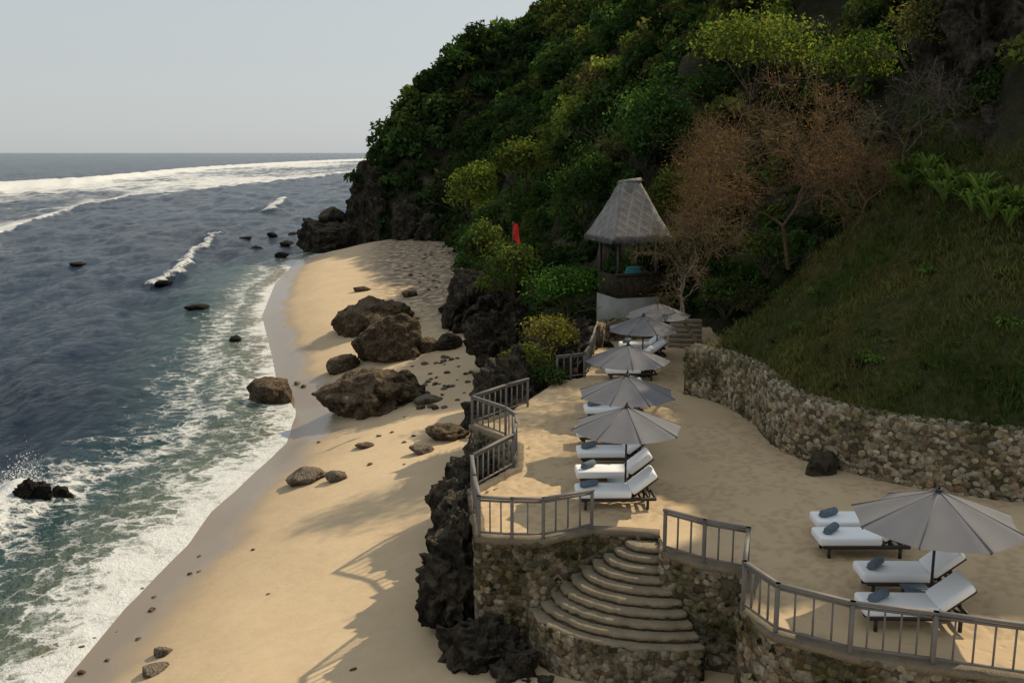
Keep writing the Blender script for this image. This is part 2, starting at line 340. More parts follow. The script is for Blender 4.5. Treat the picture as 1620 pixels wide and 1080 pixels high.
# ------------------------------------------------------------------ hill
TZ = 5.2
W = [(24, 22.6), (20, 23), (16, 23.5), (13.1, 24.2), (10.7, 25.3), (9.5, 26.5), (8.3, 27.9), (7.9, 29.5), (8.0, 31.7), (7.6, 34.3), (6.35, 35.8)]
G_ = [0, 1.5, 3.3, 7.2, 25, 35, 41, 46]; H_ = [0, 2, 4.5, 9.5, 18.5, 30, 38, 46]; M_ = [0, 4, 6.8, 11.5, 18, 33, 43, 52]; F_ = [0, 4.5, 8, 13, 20, 33, 43, 50]; N_ = [0, 7.5, 12, 18, 27, 36, 42, 46]
foot = [(60, 21, 6.85, G_)] + [(x, y, 6.85, G_) for x, y in W] + [(7.0, 37.5, 5.6, G_), (8.2, 41, 5.2, H_), (9.6, 45, 5.2, H_), (9.9, 49, 5.2, H_), (8.8, 53, 4.5, H_), (5, 54, 3.5, H_), (2, 54, 2.2, M_), (-.5, 59, 1.2, M_), (-2.2, 68, 1, M_), (-4, 82, 1, M_), (-5.5, 100, 1, F_), (-7.5, 118, 1, F_), (-12, 131, .5, F_), (-18.5, 136, -.5, N_), (-23, 141, -1, N_), (-25.2, 150, -1, N_), (-24, 172, -1, N_), (-12, 205, -1, N_), (30, 270, -1, N_)]
FX = np.array([f[0] for f in foot]); FY = np.array([f[1] for f in foot]); FZ = np.array([f[2] for f in foot]); FP = np.array([f[3] for f in foot], float)
KD = np.array([0, 2, 4, 8, 15, 30, 50, 100.])
def pip(X, Y, px, py):
    ins = np.zeros(X.shape, bool)
    for k in range(len(px)):
        x1, y1, x2, y2 = px[k - 1], py[k - 1], px[k], py[k]
        if y1 == y2: continue
        ins ^= ((y1 > Y) != (y2 > Y)) & (X < (x2 - x1) * (Y - y1) / (y2 - y1) + x1)
    return ins
def hill(X, Y):
    X = np.asarray(X, float); Y = np.asarray(Y, float); shp = X.shape; X = X.ravel(); Y = Y.ravel()
    d = np.full(X.shape, 1e9); zf = np.zeros(X.shape)
    for k in range(len(FX) - 1):
        ax, ay, bx, by = FX[k], FY[k], FX[k + 1], FY[k + 1]; vx, vy = bx - ax, by - ay
        t_ = np.clip(((X - ax) * vx + (Y - ay) * vy) / (vx * vx + vy * vy), 0, 1); q = np.hypot(X - ax - t_ * vx, Y - ay - t_ * vy)
        m = q < d; d = np.where(m, q, d); zf = np.where(m, FZ[k] + t_ * (FZ[k + 1] - FZ[k]), zf)
    ins = pip(X, Y, list(FX) + [220, 220], list(FY) + [270, 21])
    wsum = 0; prof = 0
    for k in range(len(FX)):
        ww = 1 / (((X - FX[k]) ** 2 + (Y - FY[k]) ** 2) ** 2 + 5); wsum = wsum + ww; prof = prof + ww[:, None] * FP[k]
    prof = prof / wsum[:, None]
    de = np.clip(d - .45, 0, 99.9); j = np.clip(np.searchsorted(KD, de, side='right') - 1, 0, 6); fr = (de - KD[j]) / (KD[j + 1] - KD[j]); ii = np.arange(len(X))
    z = zf + prof[ii, j] * (1 - fr) + prof[ii, j + 1] * fr
    amp = np.clip(de / 6, 0, 1); gr = np.clip((46 - Y) / 4, 0, 1) * np.clip((9.0 - d) / 1.5, 0, 1)
    z = z + amp * ((fbm(X * .10, Y * .10, 3, 3) - .5) * 8 + (fbm(X * .45, Y * .45, 7, 3) - .5) * 2.6) * (1 - .75 * gr)
    z = z + (fbm(X * .9, Y * .9, 2, 2) - .5) * .35 * np.clip(de, 0, 1)
    return z.reshape(shp), np.where(ins, d, -d).reshape(shp), gr.reshape(shp)
def hz(X, Y):
    z, d, g = hill(X, Y); return np.where(d > 0, z, beachz(np.asarray(X, float), np.asarray(Y, float)))
X, Y, Q = grid(np.arange(-30, 66, .5), np.arange(20, 215, .5)); Z, Dh, Gr = hill(X, Y)
ok = (Dh.ravel() > -.02); Q = Q[ok[Q].all(1)]
nz = (fbm(X * .35, Z * .35, Y * .35, 4) - .5); stp = np.clip(Dh / 3, 0, 1) * (1 - Gr)
Xd = X + nz * 3.2 * stp; Yd = Y + (fbm(Z * .3, X * .3, Y * .3, 4) - .5) * 3.2 * stp
o = obj('hillside', mesh_np('hillside', np.stack([Xd, Yd, Z], -1).reshape(-1, 3), Q, smooth=True, attrs={'grass': Gr.ravel()}), M['hill'])
struct(o, 'steep overgrown hillside rising above the terrace and beach', 'hill')
# ------------------------------------------------------------------ foliage tools
def leafmesh(C, Nn, size, asp=.5, up=None):
    n = len(C); r = rng.normal(size=(n, 3))
    if up is not None: r = r * .35 + up
    Nn = Nn / (np.linalg.norm(Nn, axis=1, keepdims=True) + 1e-9); u = r - (r * Nn).sum(1, keepdims=True) * Nn; u /= np.linalg.norm(u, axis=1, keepdims=True) + 1e-9
    v = np.cross(Nn, u); s = np.asarray(size).reshape(-1, 1) * np.ones((n, 1))
    V = np.stack([C - u * s, C - v * s * asp + u * s * .1, C + u * s, C + v * s * asp + u * s * .1], 1).reshape(-1, 3)
    return V, np.arange(4 * n).reshape(n, 4)
def clump(c, rad, n, col, K=8, low=-.35, var=.35):
    rad = np.asarray(rad, float); dirs = rng.normal(size=(K, 3)); dirs[:, 2] = np.abs(dirs[:, 2]) * .8; dirs /= np.linalg.norm(dirs, axis=1, keepdims=True)
    cen = dirs * rad * rng.uniform(.35, .75, (K, 1)); sr = rng.uniform(.25, .55, K); lum = rng.uniform(1 - var, 1 + var, K)
    k = rng.integers(0, K, n); q = rng.normal(size=(n, 3)); q /= np.linalg.norm(q, axis=1, keepdims=True); q[:, 2] = np.where(q[:, 2] < low, -q[:, 2], q[:, 2])
    p = cen[k] + q * rad * sr[k][:, None] * rng.uniform(.7, 1.25, (n, 1))
    nn = q + rng.normal(size=(n, 3)) * .55
    cc = np.asarray(col) * (lum[k] * rng.uniform(.6, 1.4, n))[:, None] * (1 + rng.normal(size=(n, 3)) * .10)
    return p + c, nn, np.clip(cc, .003, 1)
def fol_obj(name, parts, m, parent=None, size=.1, asp=.5):
    C = np.concatenate([p[0] for p in parts]); Nn = np.concatenate([p[1] for p in parts]); cc = np.concatenate([p[2] for p in parts])
    sz = np.concatenate([np.full(len(p[0]), p[3] if len(p) > 3 else size) for p in parts]) * rng.uniform(.6, 1.3, len(C))
    V, Fq = leafmesh(C, Nn, sz, asp); return obj(name, mesh_np(name, V, Fq, cols=np.repeat(cc, 4, 0)), m, parent)
def branches(base, d0, L, r, levels, nb, spread, rnd, bend=.25, taper=.62, lf=.72, lift=.12):
    segs = []; tips = []
    def go(p, d, L, r, lv):
        ns = 3; q = p
        for k in range(ns):
            d = (d + Vector(rnd.normal(size=3)) * bend * .5).normalized(); e = q + d * L / ns
            r1 = r * (1 - (1 - taper) * (k + 1) / ns); r0 = r * (1 - (1 - taper) * k / ns); segs.append((q, e, r0, r1)); q = e
        if lv == 0: tips.append((q, d)); return
        for b in range(nb):
            a = Vector(rnd.normal(size=3)); a = (a - a.dot(d) * d).normalized()
            dd = (d + a * spread * rnd.uniform(.6, 1.25)).normalized(); dd = (dd + Vector((0, 0, lift))).normalized()
            go(q, dd, L * lf * rnd.uniform(.75, 1.2), r * taper, lv - 1)
    go(Vector(base), Vector(d0).normalized(), L, r, levels); return segs, tips
def seg_mesh(name, segs, col, m, parent, n=5):
    p = np.array([list(s[0]) for s in segs]); q = np.array([list(s[1]) for s in segs]); r0 = np.array([s[2] for s in segs]); r1 = np.array([s[3] for s in segs])
    t_ = q - p; t_ /= np.linalg.norm(t_, axis=1, keepdims=True) + 1e-9; a = np.cross(t_, np.where(np.abs(t_[:, 2:3]) < .9, [[0, 0, 1.]], [[0, 1., 0]])); a /= np.linalg.norm(a, axis=1, keepdims=True); b = np.cross(a, t_)
    V = []
    for e, r in ((p, r0), (q, r1)):
        for k in range(n): w_ = 2 * math.pi * k / n; V.append(e + (a * math.cos(w_) + b * math.sin(w_)) * r[:, None])
    V = np.stack(V, 1); N = len(segs); base = np.arange(N)[:, None] * 2 * n
    Fq = np.concatenate([base + np.array([[k, (k + 1) % n, n + (k + 1) % n, n + k]]) for k in range(n)])
    V = V.reshape(-1, 3); cc = np.array(col) * np.repeat(rng.uniform(.7, 1.3, N), 2 * n)[:, None]
    return obj(name, mesh_np(name, V, Fq, cols=cc, smooth=True), m, parent)
# ------------------------------------------------------------------ hillside vegetation (one mass nobody could count)
pal = {'dark': (.032, .054, .021), 'mid': (.050, .086, .030), 'olive': (.090, .105, .034), 'lime': (.15, .185, .05), 'brown': (.092, .080, .044), 'deep': (.024, .038, .017)}
N = 17000
cx = rng.uniform(-28, 62, N); cy = 24 + (rng.random(N) ** 1.0) * 166; zz, dd, gg = hill(cx, cy); ppx, ppy = project(cx, cy, zz)
dens = fbm(cx * .2, cy * .2, 11, 2)
keep = (dd > .9) & (gg < .35) & (ppx > 440) & (ppx < 1760) & (ppy > -170) & (ppy < 700)
rockzone = (cx / cy > .43) & (cy < 50) & (zz > 15) & (fbm(cx * .3, cy * .3, 4, 2) > .52); keep &= ~rockzone
headcliff = (cx < -14) & (dd < 3.0) & (dens < .56); keep &= ~headcliff
keep &= ~((cx < 2) & (dd < 1.8) & (rng.random(N) < .5))
idx = np.nonzero(keep)[0]
ts = np.linspace(.25, .97, 40)[None]; TX = cx[idx][:, None] * ts; TY = cy[idx][:, None] * ts; TZr = CZ + (zz[idx][:, None] + 2.5 - CZ) * ts
hh, hd, _ = hill(TX, TY); blocked = ((hd > 0) & (hh > TZr + .5)).any(1); idx = idx[~blocked]
parts = []; cell = {}
for k in idx:
    dist = math.hypot(cx[k], cy[k]); key = (int(cx[k] / 1.2), int(cy[k] / 1.2))
    if key in cell: continue
    cell[key] = 1
    rr = rng.uniform(.7, 1.9) * (1.15 if dist > 80 else .85); t_ = fbm(cx[k] * .13, cy[k] * .13, 20, 3) + rng.normal() * .09
    head = cy[k] > 105
    if head and rng.random() < .22: rr *= 1.6
    if head: names = ['deep', 'dark', 'dark', 'mid', 'olive']
    else: names = ['deep', 'dark', 'mid', 'mid', 'olive', 'lime', 'brown']
    ci = int(np.clip((t_ - .26) / .5 * len(names), 0, len(names) - 1)); col = pal[names[ci]]
    if cx[k] / cy[k] > .2 and cy[k] < 75 and rng.random() < .35: col = pal['brown'] if rng.random() < .5 else pal['olive']
    ls = max(.085, .0029 * dist); n = int(np.clip(1.3 * 6.3 * rr * rr / (ls * ls), 60, 800))
    parts.append(clump(np.array([cx[k], cy[k], zz[k] + rr * .25]), (rr, rr, rr * rng.uniform(.6, 1.4)), n, col, K=7) + (ls,))
nearp = [p for p in parts if p[0][0, 1] < 112]; farp = [p for p in parts if p[0][0, 1] >= 112]
tag(fol_obj('hillside_shrubs', nearp, M['leaf']), 'dense green and olive scrub covering the steep slope above beach and terrace', 'shrubs', kind='stuff')
tag(fol_obj('headland_scrub', farp, M['leaf']), 'dark scrub cloaking the far headland above the rocky point', 'shrubs', kind='stuff')
# grass
n = 26000; gx = rng.uniform(6, 26, n); gy = rng.uniform(22, 48, n); gz, gd, gg = hill(gx, gy); k = (gd > .4) & (gg > .3); gx, gy, gz = gx[k], gy[k], gz[k]
rep = 6; C = np.repeat(np.stack([gx, gy, gz], 1), rep, 0) + rng.normal(size=(len(gx) * rep, 3)) * [.14, .14, .04]; lng = fbm(C[:, 0] * .9, C[:, 1] * .9, 8, 2); hgt = rng.uniform(.05, .15, len(C)) * (.5 + 1.4 * lng); C[:, 2] += hgt * .8
gn = rng.normal(size=(len(C), 3)); gn[:, 2] *= .3; V, Fq = leafmesh(C, gn, hgt, .12, up=np.array([-.35, -.35, .9]))
gt = np.clip((fbm(C[:, 0] * .35, C[:, 1] * .35, 3, 4)[:, None] - .38) * 3, 0, 1); gc = (1 - gt) * np.array([.055, .080, .022]) + gt * np.array([.125, .115, .045]); gc *= rng.uniform(.7, 1.3, (len(C), 1))
tag(obj('slope_grass', mesh_np('slope_grass', V, Fq, cols=np.repeat(gc, 4, 0)), M['grassblade']), 'rough tufted grass on the slope above the stone retaining wall', 'grass', kind='stuff')
gp = []
for q in range(520):
    x_, y_ = rng.uniform(7, 22), rng.uniform(24, 46); z_, d_, g_ = hill(np.array([x_]), np.array([y_]))
    if d_[0] < .8 or g_[0] < .3 or fbm(x_ * .4, y_ * .4, 31, 2) < .46: continue
    rr = rng.uniform(.12, .34); gp.append(clump(np.array([x_, y_, z_[0] + .05]), (rr, rr, rr * .8), 60, [(.06, .10, .03), (.04, .06, .02), (.11, .095, .045)][rng.integers(0, 3)], K=4) + (.05,))
tag(fol_obj('slope_scrub', gp, M['leaf']), 'patches of low weedy scrub dotted through the slope grass', 'scrub', kind='stuff')
# ------------------------------------------------------------------ rocks
def ico(sub):
    bm = bmesh.new(); bmesh.ops.create_icosphere(bm, subdivisions=sub, radius=1); V = np.array([v.co[:] for v in bm.verts]); Fc = np.array([[v.index for v in f.verts] for f in bm.faces]); bm.free(); return V, Fc
ICO = {k: ico(k) for k in (1, 2, 3, 4, 5, 6)}
def rockmesh(name, rad, seed, sub=4, rough=.5, jag=0, js=1.4):
    V, Fc = ICO[sub]; s = seed * 7.13
    r = 1 + rough * ((fbm(V[:, 0] * 1.2 + s, V[:, 1] * 1.2, V[:, 2] * 1.2 + s, 3) - .5) * 1.5 - np.abs(fbm(V[:, 0] * 2.6, V[:, 1] * 2.6 + s, V[:, 2] * 2.6, 4) - .5) * 1.8 + .25 + (fbm(V[:, 0] * 7, V[:, 1] * 7, V[:, 2] * 7 + s, 4) - .5) * .55)
    Vn = V * r[:, None]
    rs = np.random.default_rng(seed)
    for q in range(9):
        nn = rs.normal(size=3); nn /= np.linalg.norm(nn); h = Vn @ nn; lim = rs.uniform(.66, .82); m = h > lim; Vn[m] -= np.outer((h[m] - lim) * .85, nn)
    Vw = Vn * np.array(rad)
    if jag:
        A_ = Vw * js; dsp = -np.abs(fbm(A_[:, 0] + s, A_[:, 1], A_[:, 2], 3) - .5) * 4.2 + .5 + (fbm(A_[:, 0] * 3, A_[:, 1] * 3, A_[:, 2] * 3 + s, 3) - .5) * 1.3
        Vw = Vw + V * (dsp * jag)[:, None]
    return mesh_np(name, Vw, Fc, smooth=True)
def rock(name, loc, rad, label, m='rock', seed=None, sub=4, rough=.5, cat='rock', group=None, rz=0, jag=0, js=1.4):
    seed = seed or random.randint(1, 9999); o = obj(name, rockmesh(name, rad, seed, sub, rough, jag, js), M[m]); o.location = [float(c) for c in loc]; o.rotation_euler = (0, 0, rz)
    return tag(o, label, cat, group)
def rock_px(x0, x1, y0, y1, label, m='rock', name='boulder', sink=.3, sea=False, group=None, sub=4, dep=1.0, seed=None, rough=.55, jag=0):
    pb = P((x0 + x1) / 2, y1, 0) if sea else hit((x0 + x1) / 2, y1 - (y1 - y0) * .12, beachz)
    dist = math.sqrt(pb[0] ** 2 + pb[1] ** 2 + (CZ - pb[2]) ** 2); w_ = (x1 - x0) / F * dist / 2
    dp = math.atan2(CZ - pb[2], pb[1]); hh_ = (y1 - y0) / F * dist; ry = w_ * dep
    hv = max((hh_ - 2 * ry * .55 * math.sin(dp)) / math.cos(dp), .5 * w_) ; rzz = hv / (2 - sink * 1.0) * 1.12
    return rock(name, (pb[0], pb[1] + ry * .5, pb[2] + rzz * (1 - sink) * .62), (w_ * 1.1, ry, rzz), label, m, seed, sub, rough, group=group, jag=jag)
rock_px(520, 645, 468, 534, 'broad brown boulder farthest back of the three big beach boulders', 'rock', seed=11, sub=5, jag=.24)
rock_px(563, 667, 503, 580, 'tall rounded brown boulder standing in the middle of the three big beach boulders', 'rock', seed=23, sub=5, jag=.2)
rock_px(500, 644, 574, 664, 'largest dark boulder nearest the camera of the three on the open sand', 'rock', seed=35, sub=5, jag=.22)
rock_px(511, 561, 560, 594, 'tan angular rock tucked behind the left end of the largest boulder', 'rock', name='rock', seed=4)
rock_px(392, 459, 600, 646, 'brown boulder sitting in the swash at the water edge', 'rock', seed=51, jag=.12)
rock_px(457, 508, 736, 769, 'grey pointed rock alone on the sand below the boulders', 'palerock', name='rock', seed=6, jag=.08)
rock_px(514, 544, 744, 765, 'small pale rock right beside the grey pointed rock', 'palerock', name='rock', seed=7, sub=3)
rock_px(674, 739, 668, 699, 'flat dark ridged rock on sand just left of the terrace rocks', 'rock', name='rock', seed=8, jag=.08)
rock_px(651, 683, 701, 720, 'small pale grey rock below the flat ridged rock', 'palerock', name='rock', seed=9, sub=3)
rock_px(562, 590, 699, 711, 'low brown stone on open sand below the largest boulder', 'rock', name='rock', seed=10, sub=3)
rock_px(26, 70, 764, 806, 'jagged black rock in the breaking wave at lower left', 'wetrock', name='rock', sea=True, seed=12, sub=5, rough=.9, jag=.22)
rock_px(78, 108, 764, 795, 'smaller wet black rock right of the jagged one in the surf', 'wetrock', name='rock', sea=True, seed=13, rough=.9, jag=.14)
rock_px(294, 329, 478, 491, 'flat black rock awash off the middle of the beach', 'wetrock', name='rock', sea=True, sub=3)
rock_px(362, 381, 529, 541, 'small black rock at the foam line below the awash rock', 'wetrock', name='rock', sea=True, sub=3)
rock_px(243, 268, 441, 451, 'black rock at the left end of the small breaking wave', 'wetrock', name='rock', sea=True, sub=3)
rock_px(108, 130, 414, 420, 'lone tiny rock far out in open water at left', 'wetrock', name='rock', sea=True, sub=3)
for a in ((423, 437, 366, 374), (380, 396, 373, 381), (396, 416, 388, 396), (433, 455, 397, 408), (440, 462, 380, 388), (478, 492, 372, 380), (455, 470, 366, 373)):
    rock_px(*a, 'small black rock breaking the water off the headland point', 'wetrock', name='rock', sea=True, sub=3, group='rocks awash off the headland')
rock_px(629, 656, 583, 606, 'round dark rock behind the right end of the largest boulder', 'rock', name='rock', sub=3)
rock_px(655, 699, 534, 560, 'low dark rock right of the middle boulder', 'rock', name='rock', sub=4)
rock_px(690, 730, 526, 556, 'dark blocky rock at the foot of the overgrown outcrop', 'darkrock', name='rock', sub=4)
rock_px(692, 751, 472, 498, 'dark flat rock pile top below the bushes on upper beach', 'darkrock', name='rock', sub=4)
rock_px(700, 740, 492, 514, 'dark rock just below the flat rock pile', 'darkrock', name='rock', sub=3)
rock_px(636, 662, 459, 471, 'brown rock behind the farthest big boulder', 'rock', name='rock', sub=3)
rock_px(655, 702, 625, 640, 'flat grey rock between largest boulder and terrace', 'palerock', name='rock', sub=3)
rock_px(560, 585, 452, 462, 'small low rock on far sand left of upper beach', 'rock', name='rock', sub=3)
# scattered stones
sp = [(740, 605), (715, 612), (690, 598), (672, 610), (708, 590), (726, 580), (665, 646), (640, 660), (620, 684), (690, 575), (655, 600), (470, 607), (480, 612), (455, 632), (362, 742), (640, 700), (655, 690), (425, 940), (300, 908), (315, 905), (220, 1012), (150, 1010), (130, 1025), (115, 1048), (240, 965), (225, 932), (350, 700), (660, 505), (640, 520), (612, 585), (690, 455), (700, 400), (670, 410), (640, 425), (670, 380), (710, 382), (548, 505), (600, 690), (505, 700), (585, 735), (315, 880), (185, 1000), (130, 1065), (170, 1045), (560, 1060), (245, 945), (610, 640), (635, 620), (745, 590), (735, 622), (700, 625), (650, 480), (668, 492), (640, 735), (400, 870), (340, 765)]
for q in range(60): sp.append((random.uniform(648, 745), random.uniform(560, 650)) if q < 30 else (random.uniform(640, 725), random.uniform(385, 470)))
base_rocks = [rockmesh('stone', (1, .8, .55), s, 2, .5) for s in (61, 62, 63, 64)]
for bmh, mm in zip(base_rocks, ('rock', 'palerock', 'rock', 'palerock')): bmh.materials.append(M[mm])
for k, (x, y) in enumerate(sp):
    p = hit(x, y, beachz); s_ = random.uniform(.07, .2) * (1.4 if y < 660 else .75)
    o = bpy.data.objects.new('beach_stone', base_rocks[k % 4]); COL.objects.link(o); o.location = (p[0], p[1], p[2] + s_ * .15); o.scale = (s_,) * 3; o.rotation_euler = (0, 0, random.uniform(0, 6))
    tag(o, 'small loose stone scattered on the beach sand', 'stone', 'loose stones scattered on the sand')
rock_px(242, 268, 1022, 1040, 'pale rock on the sand at the bottom left above another', 'palerock', name='rock', seed=15, sub=3)
rock_px(222, 260, 1048, 1070, 'pale slab rock at the bottom edge of the sand, lower of two', 'palerock', name='rock', seed=16, sub=3)
# headland point
q = P(512, 398, 0); rock('point_rock', (q[0] + 1, q[1] + 3, 1.2), (6.0, 5, 3.5), 'dark low rock point reaching into the sea below the headland', 'darkrock', 77, 6, .55, jag=.8, js=.5)
rock('point_rock', (q[0] + 6.5, q[1] + 5, 1.5), (4.5, 4.5, 3.9), 'dark rock shoulder joining the low point to the headland cliff', 'darkrock', 78, 5, .55, jag=.8, js=.5)
q2 = PY(527, 348, q[1] + 3); rock('boulder', (q2[0], q2[1], q2[2] + .6), (1.9, 1.7, 1.4), 'rounded dark boulder perched on top of the low rock point', 'darkrock', 79, 4, .35)
for (x, yy, zz_, r_, sd_) in ((-20.8, 147, 5, (3.4, 6, 8.5), 81), (-17.5, 141, 3.5, (4, 4, 6.5), 82), (-13, 135, 2.5, (4.5, 4, 4.5), 83), (-10.0, 131, 2, (3.5, 3.5, 3.2), 86)):
    rock('cliff_rock', (x, yy, zz_), r_, 'bulging dark cliff rock of the far headland, %s' % {81: 'leftmost above the point', 82: 'central and tallest at the sand', 83: 'right of centre behind the sand', 86: 'rightmost where the beach ends'}[sd_], 'darkrock', sd_, 6, .8, jag=1.0, js=.45)
for k, (x, y, Yd_, r_, lb) in enumerate(((1575, 60, 38, (2.4, 2.2, 3.8), 'dark cliff face in the top right corner of the hillside'), (1610, 225, 34.5, (1.1, 1.3, 1.2), 'grey lichened rock face above the strap leaved plants at right'))):
    q = PY(x, y, Yd_); rock('cliff_rock', q, r_, lb, 'darkrock', 90 + k, 6, .9, jag=.4)
# rocks by the terrace
for (x, yy, zz_, r_, sd_, lb) in ((-1.25, 26.3, 3.2, (.95, 2.0, 1.65), 101, 'dark rugged rock bulging below the zigzag railing'), (-1.45, 23.5, 3.2, (.8, 1.2, 1.5), 102, 'dark undercut rock at the seaward corner of terrace'), (-.7, 21.6, 2.4, (1.1, .6, .75), 103, 'black rock ledge under the curved stone wall'),
    (-1.1, 30.2, 3.1, (.95, 2.2, 1.8), 104, 'dark rock face below the far bend of zigzag railing'), (.2, 20.7, 2.2, (.9, .5, .55), 105, 'dark rock at the foot of the stairs'), (.7, 38.4, 3.5, (2.1, 2.6, 2.3), 106, 'large grey rock outcrop beside the far end of zigzag railing'),
    (-.2, 35.2, 3.1, (1.5, 1.8, 1.7), 107, 'dark rock between zigzag railing and grey outcrop'), (-.3, 52.5, 3.6, (2.1, 2.4, 2.6), 108, 'tall grey rock under the bushes at cliff foot'), (2.6, 47, 3.9, (2.2, 2.8, 2.4), 109, 'dark rock hidden under the round green shrub'), (-2.6, 66, 3.5, (2, 3.4, 3), 110, 'dark rock face at the cliff foot behind upper beach'), (1.9, 42.3, 3.6, (1.6, 2.4, 2.0), 111, 'dark rock beside the short far railing')):
    rock('outcrop_rock', (x, yy, zz_), r_, lb, 'darkrock', sd_, 6, .8, jag=.42 if yy < 34 else .5, js=1.5 if yy < 34 else 1.0)
q = P(1303, 748, TZ); rock('rock', (q[0], q[1] + .1, TZ + .15), (.5, .38, .38), 'dark boulder on terrace sand against the stone retaining wall', 'darkrock', 33, 4, .6, jag=.06)
# ------------------------------------------------------------------ terrace
def resample(pts, st):
    pts = [np.array(p, float) for p in pts]; out = []
    for a, b in zip(pts[:-1], pts[1:]):
        n_ = max(1, int(round(np.linalg.norm(b - a) / st)))
        for k in range(n_): out.append(a + (b - a) * k / n_)
    out.append(pts[-1]); return np.array(out)
def smooth(pts, it=2):
    p = [np.array(q, float) for q in pts]
    for _ in range(it):
        o_ = [p[0]]
        for a, b in zip(p[:-1], p[1:]): o_ += [a * .75 + b * .25, a * .25 + b * .75]
        o_.append(p[-1]); p = o_
    return [tuple(q) for q in p]
sea_edge = [(-.2, 33.0), (-1.35, 31.4), (.15, 29.1), (.1, 26.9), (-1.1, 25.0), (-.8, 21.75), (.7, 21.6), (1.9, 22.25), (2.7, 22.15), (3.45, 22.0)]
right_edge = [(3.35, 20.9), (4.15, 20.25), (5.05, 19.85), (4.45, 18.1), (4.85, 17.05), (6.0, 16.3), (7.3, 15.9), (8.8, 15.4), (10.6, 15.1), (14, 14.9)]
poly = [(14, 14.9)] + right_edge[::-1][1:] + sea_edge[::-1] + [(.8, 35.5), (1.7, 37.9), (2.85, 38.5), (3.2, 40.5), (3.75, 44.2), (4.2, 47), (5, 52), (10, 52), (11.5, 46), (9, 38), (9.5, 33), (9.5, 30.5), (10.5, 28), (14, 26), (26, 25), (26, 14)]
gx_, gy_, Q = grid(np.arange(-2, 16, .07), np.arange(14.5, 50, .09)); ins = pip(gx_, gy_, [p[0] for p in poly], [p[1] for p in poly])
nf = 9000; fx = rng.uniform(-2, 16, nf); fy = rng.uniform(14.5, 50, nf); den = fbm(fx * .45, fy * .45, 9, 3); kf = den > .44; fx, fy = fx[kf], fy[kf]
H = np.zeros(gx_.shape)
for a_, b_ in zip(fx, fy):
    an = rng.uniform(0, 3.14); i0 = int((a_ + 2) / .07); j0 = int((b_ - 14.5) / .09); sl_ = (slice(max(j0 - 3, 0), j0 + 4), slice(max(i0 - 4, 0), i0 + 5)); gx2 = gx_[sl_] - a_; gy2 = gy_[sl_] - b_
    if gx2.size == 0: continue
    uu = (gx2 * math.cos(an) + gy2 * math.sin(an)) / .14; vv_ = (-gx2 * math.sin(an) + gy2 * math.cos(an)) / .08; H[sl_] = np.maximum(H[sl_], np.exp(-(uu ** 2 + vv_ ** 2)))
Zt = TZ + (fbm(gx_ * .6, gy_ * .6, 1, 3) - .5) * .08 + (fbm(gx_ * 3, gy_ * 3, 1, 2) - .5) * .025 - H * .032
Q = Q[ins.ravel()[Q].all(1)]; me = mesh_np('terrace_ground', np.stack([gx_, gy_, Zt], -1).reshape(-1, 3), Q, smooth=True, attrs={'pit': H.ravel()})
bm = bmesh.new(); bm.from_mesh(me); bmesh.ops.delete(bm, geom=[v for v in bm.verts if not v.link_faces], context='VERTS'); bm.to_mesh(me); bm.free()
struct(obj('terrace_ground', me, M['terrace']), 'raised sandy terrace with many footprints', 'terrace')
stonepal = np.array([(.30, .26, .20), (.38, .32, .23), (.22, .18, .13), (.15, .125, .09), (.42, .37, .28), (.27, .20, .13), (.33, .30, .25)])
